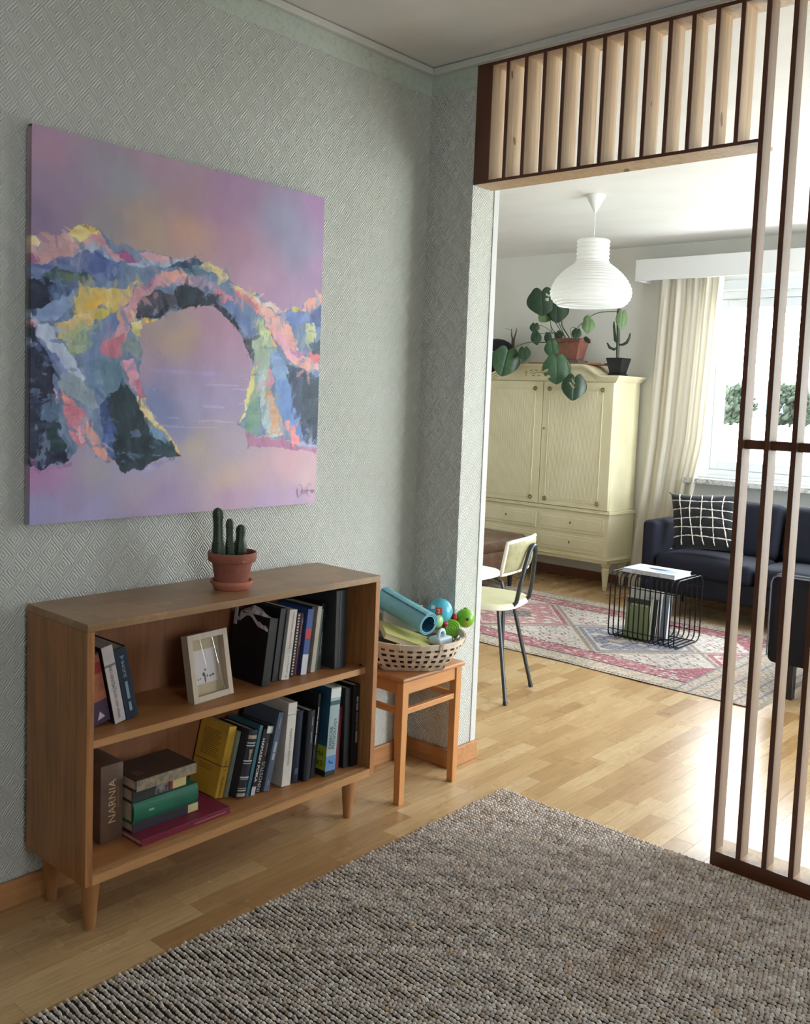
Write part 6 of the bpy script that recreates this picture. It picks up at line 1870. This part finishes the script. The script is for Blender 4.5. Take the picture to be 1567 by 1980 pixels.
# ================================================================== TUBULAR CHAIRS
M_TUBE = mat('grey_black_tube', S(52, 56, 58), 0.35, 0.3)
def chair(label, loc, rz, seat_col, rim_col, back_col, vertical_front=False):
    c = thing('tubular_chair', label, 'chair', loc, rotz=rz, group='tubular dining chairs')
    M_S = mottled('seat_%d_%d' % seat_col[:2], S(*seat_col), S(*[min(255, q + 8) for q in seat_col]), 12, 0.45, 0.05)
    M_R = mat('seat_rim_%d' % rim_col[0], S(*rim_col), 0.45)
    M_BB = mottled('chair_back_%d_%d' % back_col[:2], S(*back_col), S(*[max(0, q - 18) for q in back_col]), 26, 0.6, 0.1)
    # seat: rounded pad
    n_ = 48; poly = []
    for k in range(n_):
        a = 2 * math.pi * k / n_; ca, sa2 = math.cos(a), math.sin(a)
        poly.append((0.02 + 0.195 * math.copysign(abs(ca) ** 0.62, ca), 0.198 * math.copysign(abs(sa2) ** 0.62, sa2) * (1 + 0.05 * ca)))
    vs = []; fs = []
    for (k, z) in ((0.97, 0.430), (1.0, 0.436), (1.0, 0.452), (0.965, 0.460), (0.80, 0.465), (0.4, 0.467)):
        vs += [(0.02 + (p[0] - 0.02) * k, p[1] * k, z) for p in poly]
    for r_ in range(5):
        for k in range(n_):
            a = r_ * n_ + k; b = r_ * n_ + (k + 1) % n_
            fs.append((a, b, b + n_, a + n_))
    fs += [tuple(range(n_ - 1, -1, -1)), tuple(range(5 * n_, 6 * n_))]
    MB().add(vs, fs).out('seat', M_S, c, smooth=True)
    vs2 = []; fs2 = []
    for (k, z) in ((1.004, 0.434), (1.008, 0.443), (1.004, 0.452)):
        vs2 += [(0.02 + (p[0] - 0.02) * k, p[1] * k, z) for p in poly]
    for r_ in range(2):
        for k in range(n_):
            a = r_ * n_ + k; b = r_ * n_ + (k + 1) % n_
            fs2.append((a, b, b + n_, a + n_))
    MB().add(vs2, fs2).out('seat_edge', M_R, c, smooth='all')
    # backrest: curved pad
    K1, K2 = 14, 8; vs = []; fs = []
    for side, th in ((1, 0.013), (-1, 0.013)):
        k0 = len(vs)
        for i in range(K1 + 1):
            for j in range(K2 + 1):
                a = i / K1 * 2 - 1; b = j / K2
                rim = (1 - a ** 8) * (1 - (2 * b - 1) ** 8)
                z = 0.608 + 0.152 * b - 0.010 * a * a
                x_ = -0.170 - 0.028 * b + 0.040 * a * a + side * th * max(0.12, rim) ** 0.5
                vs.append((x_, a * 0.178 * (1 - 0.04 * (1 - b)), z))
        for i in range(K1):
            for j in range(K2):
                q = k0 + i * (K2 + 1) + j; f_ = (q, q + K2 + 1, q + K2 + 2, q + 1)
                fs.append(f_ if side < 0 else f_[::-1])
    h_ = (K1 + 1) * (K2 + 1)
    loop = [i * (K2 + 1) for i in range(K1 + 1)] + [K1 * (K2 + 1) + j for j in range(1, K2 + 1)] + [i * (K2 + 1) + K2 for i in range(K1 - 1, -1, -1)] + [j for j in range(K2 - 1, 0, -1)]
    for i in range(len(loop)):
        a, b = loop[i], loop[(i + 1) % len(loop)]
        fs.append((a, b, b + h_, a + h_))
    bo_ = MB().add(vs, fs).out('backrest', M_BB, c, smooth='all')
    pts = [vs[i] for i in loop]; mid = [tuple((Vector(vs[i]) + Vector(vs[i + h_])) / 2) for i in loop]
    MB().tube(mid, 0.009, 8, closed=True).out('edge_piping', M_R, bo_, smooth='all')
    # hairpin back tube running forward under the seat
    t = MB(); w_ = 0.085
    t.tube([(0.16, -w_, 0.424), (-0.10, -w_, 0.424), (-0.15, -w_, 0.432), (-0.178, -w_, 0.465), (-0.192, -w_ * 0.95, 0.55), (-0.205, -w_ * 0.70, 0.64), (-0.214, -w_ * 0.45, 0.70), (-0.218, -w_ * 0.2, 0.722), (-0.219, 0, 0.727),
            (-0.218, w_ * 0.2, 0.722), (-0.214, w_ * 0.45, 0.70), (-0.205, w_ * 0.70, 0.64), (-0.192, w_ * 0.95, 0.55), (-0.178, w_, 0.465), (-0.15, w_, 0.432), (-0.10, w_, 0.424), (0.16, w_, 0.424)], 0.0105, 10)
    t.out('back_tube', M_TUBE, c, smooth=True)
    for sy in (-1, 1):
        MB().tube([(-0.095, sy * 0.095, 0.418), (-0.178, sy * 0.168, 0.012)], 0.0095, 10).out('leg', M_TUBE, c, smooth=True)
        MB().tube([(-0.1765, sy * 0.1665, 0.018), (-0.180, sy * 0.170, 0.0)], 0.0115, 10).out('leg_cap', M_BLKLEG, c, smooth=True)
        if vertical_front:
            MB().tube([(0.08, sy * 0.12, 0.424), (0.17, sy * 0.13, 0.420), (0.215, sy * 0.135, 0.400), (0.232, sy * 0.136, 0.355), (0.236, sy * 0.138, 0.0)], 0.0105, 10).out('leg', M_TUBE, c, smooth=True)
        else:
            MB().tube([(0.11, sy * 0.11, 0.418), (0.215, sy * 0.165, 0.0)], 0.0095, 10).out('leg', M_TUBE, c, smooth=True)
    return c
chair('tubular chair with a pale yellow seat beside the doorway wall', (-0.285, 3.632, 0), math.atan2(-0.24, -0.97), (216, 212, 172), (232, 228, 212), (166, 160, 124))
chair('tubular chair with a white seat behind the pale yellow one', (-0.815, 4.055, 0.006), 0.0, (236, 236, 234), (240, 240, 238), (220, 220, 214), vertical_front=True)

# ================================================================== WIRE SIDE TABLE
wt = thing('wire_side_table', 'black wire cube side table holding books on the rug', 'side table', (-0.18, 5.19, 0.007))
M_WIRE = mat('black_wire', S(16, 16, 18), 0.35, 0.4)
TX0, TX1, TY0, TY1, TZ0, TZ1 = -0.392, 0.028, 5.022, 5.366, 0.0105, 0.404
cr_ = 0.042; lp_ = []
for (cy, cz, a0) in ((TY0 + cr_, TZ0 + cr_, 180), (TY1 - cr_, TZ0 + cr_, 270), (TY1 - cr_, TZ1 - cr_, 0), (TY0 + cr_, TZ1 - cr_, 90)):
    for q in range(7):
        a = math.radians(a0 + q * 15)
        lp_.append((cy + cr_ * math.cos(a), cz + cr_ * math.sin(a)))
NLOOP = 14
for i in range(NLOOP):
    xx = TX0 + (TX1 - TX0) * i / (NLOOP - 1)
    MB().tube([(xx, a, b) for a, b in lp_], 0.0042, 8, closed=True).out('wire_loop', M_WIRE, wt, world=True, smooth='all')
for yy, zz in ((TY0 + 0.004, 0.062), (TY0 + 0.004, 0.324), (TY1 - 0.004, 0.066), (TY1 - 0.004, 0.334), (TY0 + 0.06, TZ0 + 0.004), (TY1 - 0.06, TZ0 + 0.004)):
    MB().tube([(TX0, yy, zz), (TX1, yy, zz)], 0.003, 8).out('cross_bar', M_WIRE, wt, world=True)
# big book on top
def lying(label, x0, y0, z0, dx, dy, t, col, rz=0.0):
    r = thing('coffee_table_book', label, 'book', (x0, y0, z0), rotz=rz)
    c = MB(); c.box(0, dx, 0, dy, 0, 0.003); c.box(0, dx, 0, dy, t - 0.003, t); c.box(0, dx, 0, 0.003, 0, t)
    c.out('cover', cmat(col), r, bevel=0.0006, seg=1)
    MB().box(0.004, dx - 0.004, 0.0035, dy - 0.005, 0.0032, t - 0.0032).out('pages', mat('white_pages', S(226, 226, 224), 0.7), r)
    return r
r = lying('large pale blue picture book lying on the wire table', -0.328, 5.038, 0.4085, 0.330, 0.222, 0.026, (196, 206, 222))
fig = MB(); fig.sphere((0.17, 0.12, 0.0262), 0.5, 14, 8, 0.11, 0.05, 0.0006); fig.sphere((0.21, 0.135, 0.0262), 0.5, 12, 8, 0.10, 0.014, 0.0006); fig.sphere((0.13, 0.125, 0.0262), 0.5, 12, 8, 0.06, 0.02, 0.0006)
fig.out('dark_cover_figure', pmat((40, 52, 70)), r)
sh = MB(); sh.sphere((0.24, 0.08, 0.0261), 0.5, 14, 8, 0.14, 0.10, 0.0004); sh.out('cover_shade', pmat((150, 168, 196)), r)
MB().box(0.06, 0.24, -0.0004, 0.0002, 0.006, 0.020).out('spine_picture', mottled('spine_print', S(150, 150, 150), S(196, 190, 180), 60, 0.6, 0), r)
# books standing inside, leaning back
def standing(label, x0, y0, w, h, t, col, lean=0.10, rz=0.0):
    r = thing('book', label, 'book', (x0, y0, 0.0145), rot=(-lean, 0, rz), group='books standing in the wire table')
    c = MB(); c.box(0, w, 0, 0.0025, 0, h); c.box(0, w, t - 0.0025, t, 0, h); c.box(0, 0.003, 0, t, 0, h)
    c.out('cover', cmat(col), r)
    MB().box(0.0032, w - 0.004, 0.0027, t - 0.0027, 0.003, h - 0.003).out('pages', mat('white_pages', S(226, 226, 224), 0.7), r)
    return r
r = standing('olive green book with a dark top band inside the wire table', -0.320, 5.085, 0.152, 0.236, 0.018, (124, 138, 96))
MB().box(0.0, 0.152, -0.0006, 0.0, 0.205, 0.236).out('dark_band', pmat((52, 52, 58)), r)
tr_ = MB()
for i in range(5):
    xx = 0.03 + i * 0.023
    tr_.box(xx, xx + 0.013, -0.0006, 0.0, 0.196, 0.206 + 0.004 * (i % 2))
tr_.out('tree_line', pmat((196, 196, 176)), r)
standing('cream paperback just behind the olive green book', -0.335, 5.112, 0.165, 0.240, 0.014, (206, 202, 186))
standing('black book in the middle of the wire table', -0.330, 5.132, 0.185, 0.235, 0.020, (46, 48, 56))
standing('tall white magazine file at the back inside the wire table', -0.342, 5.160, 0.205, 0.285, 0.016, (206, 206, 202))
standing('thick blue grey book farthest back inside the wire table', -0.300, 5.185, 0.200, 0.268, 0.040, (120, 130, 146))
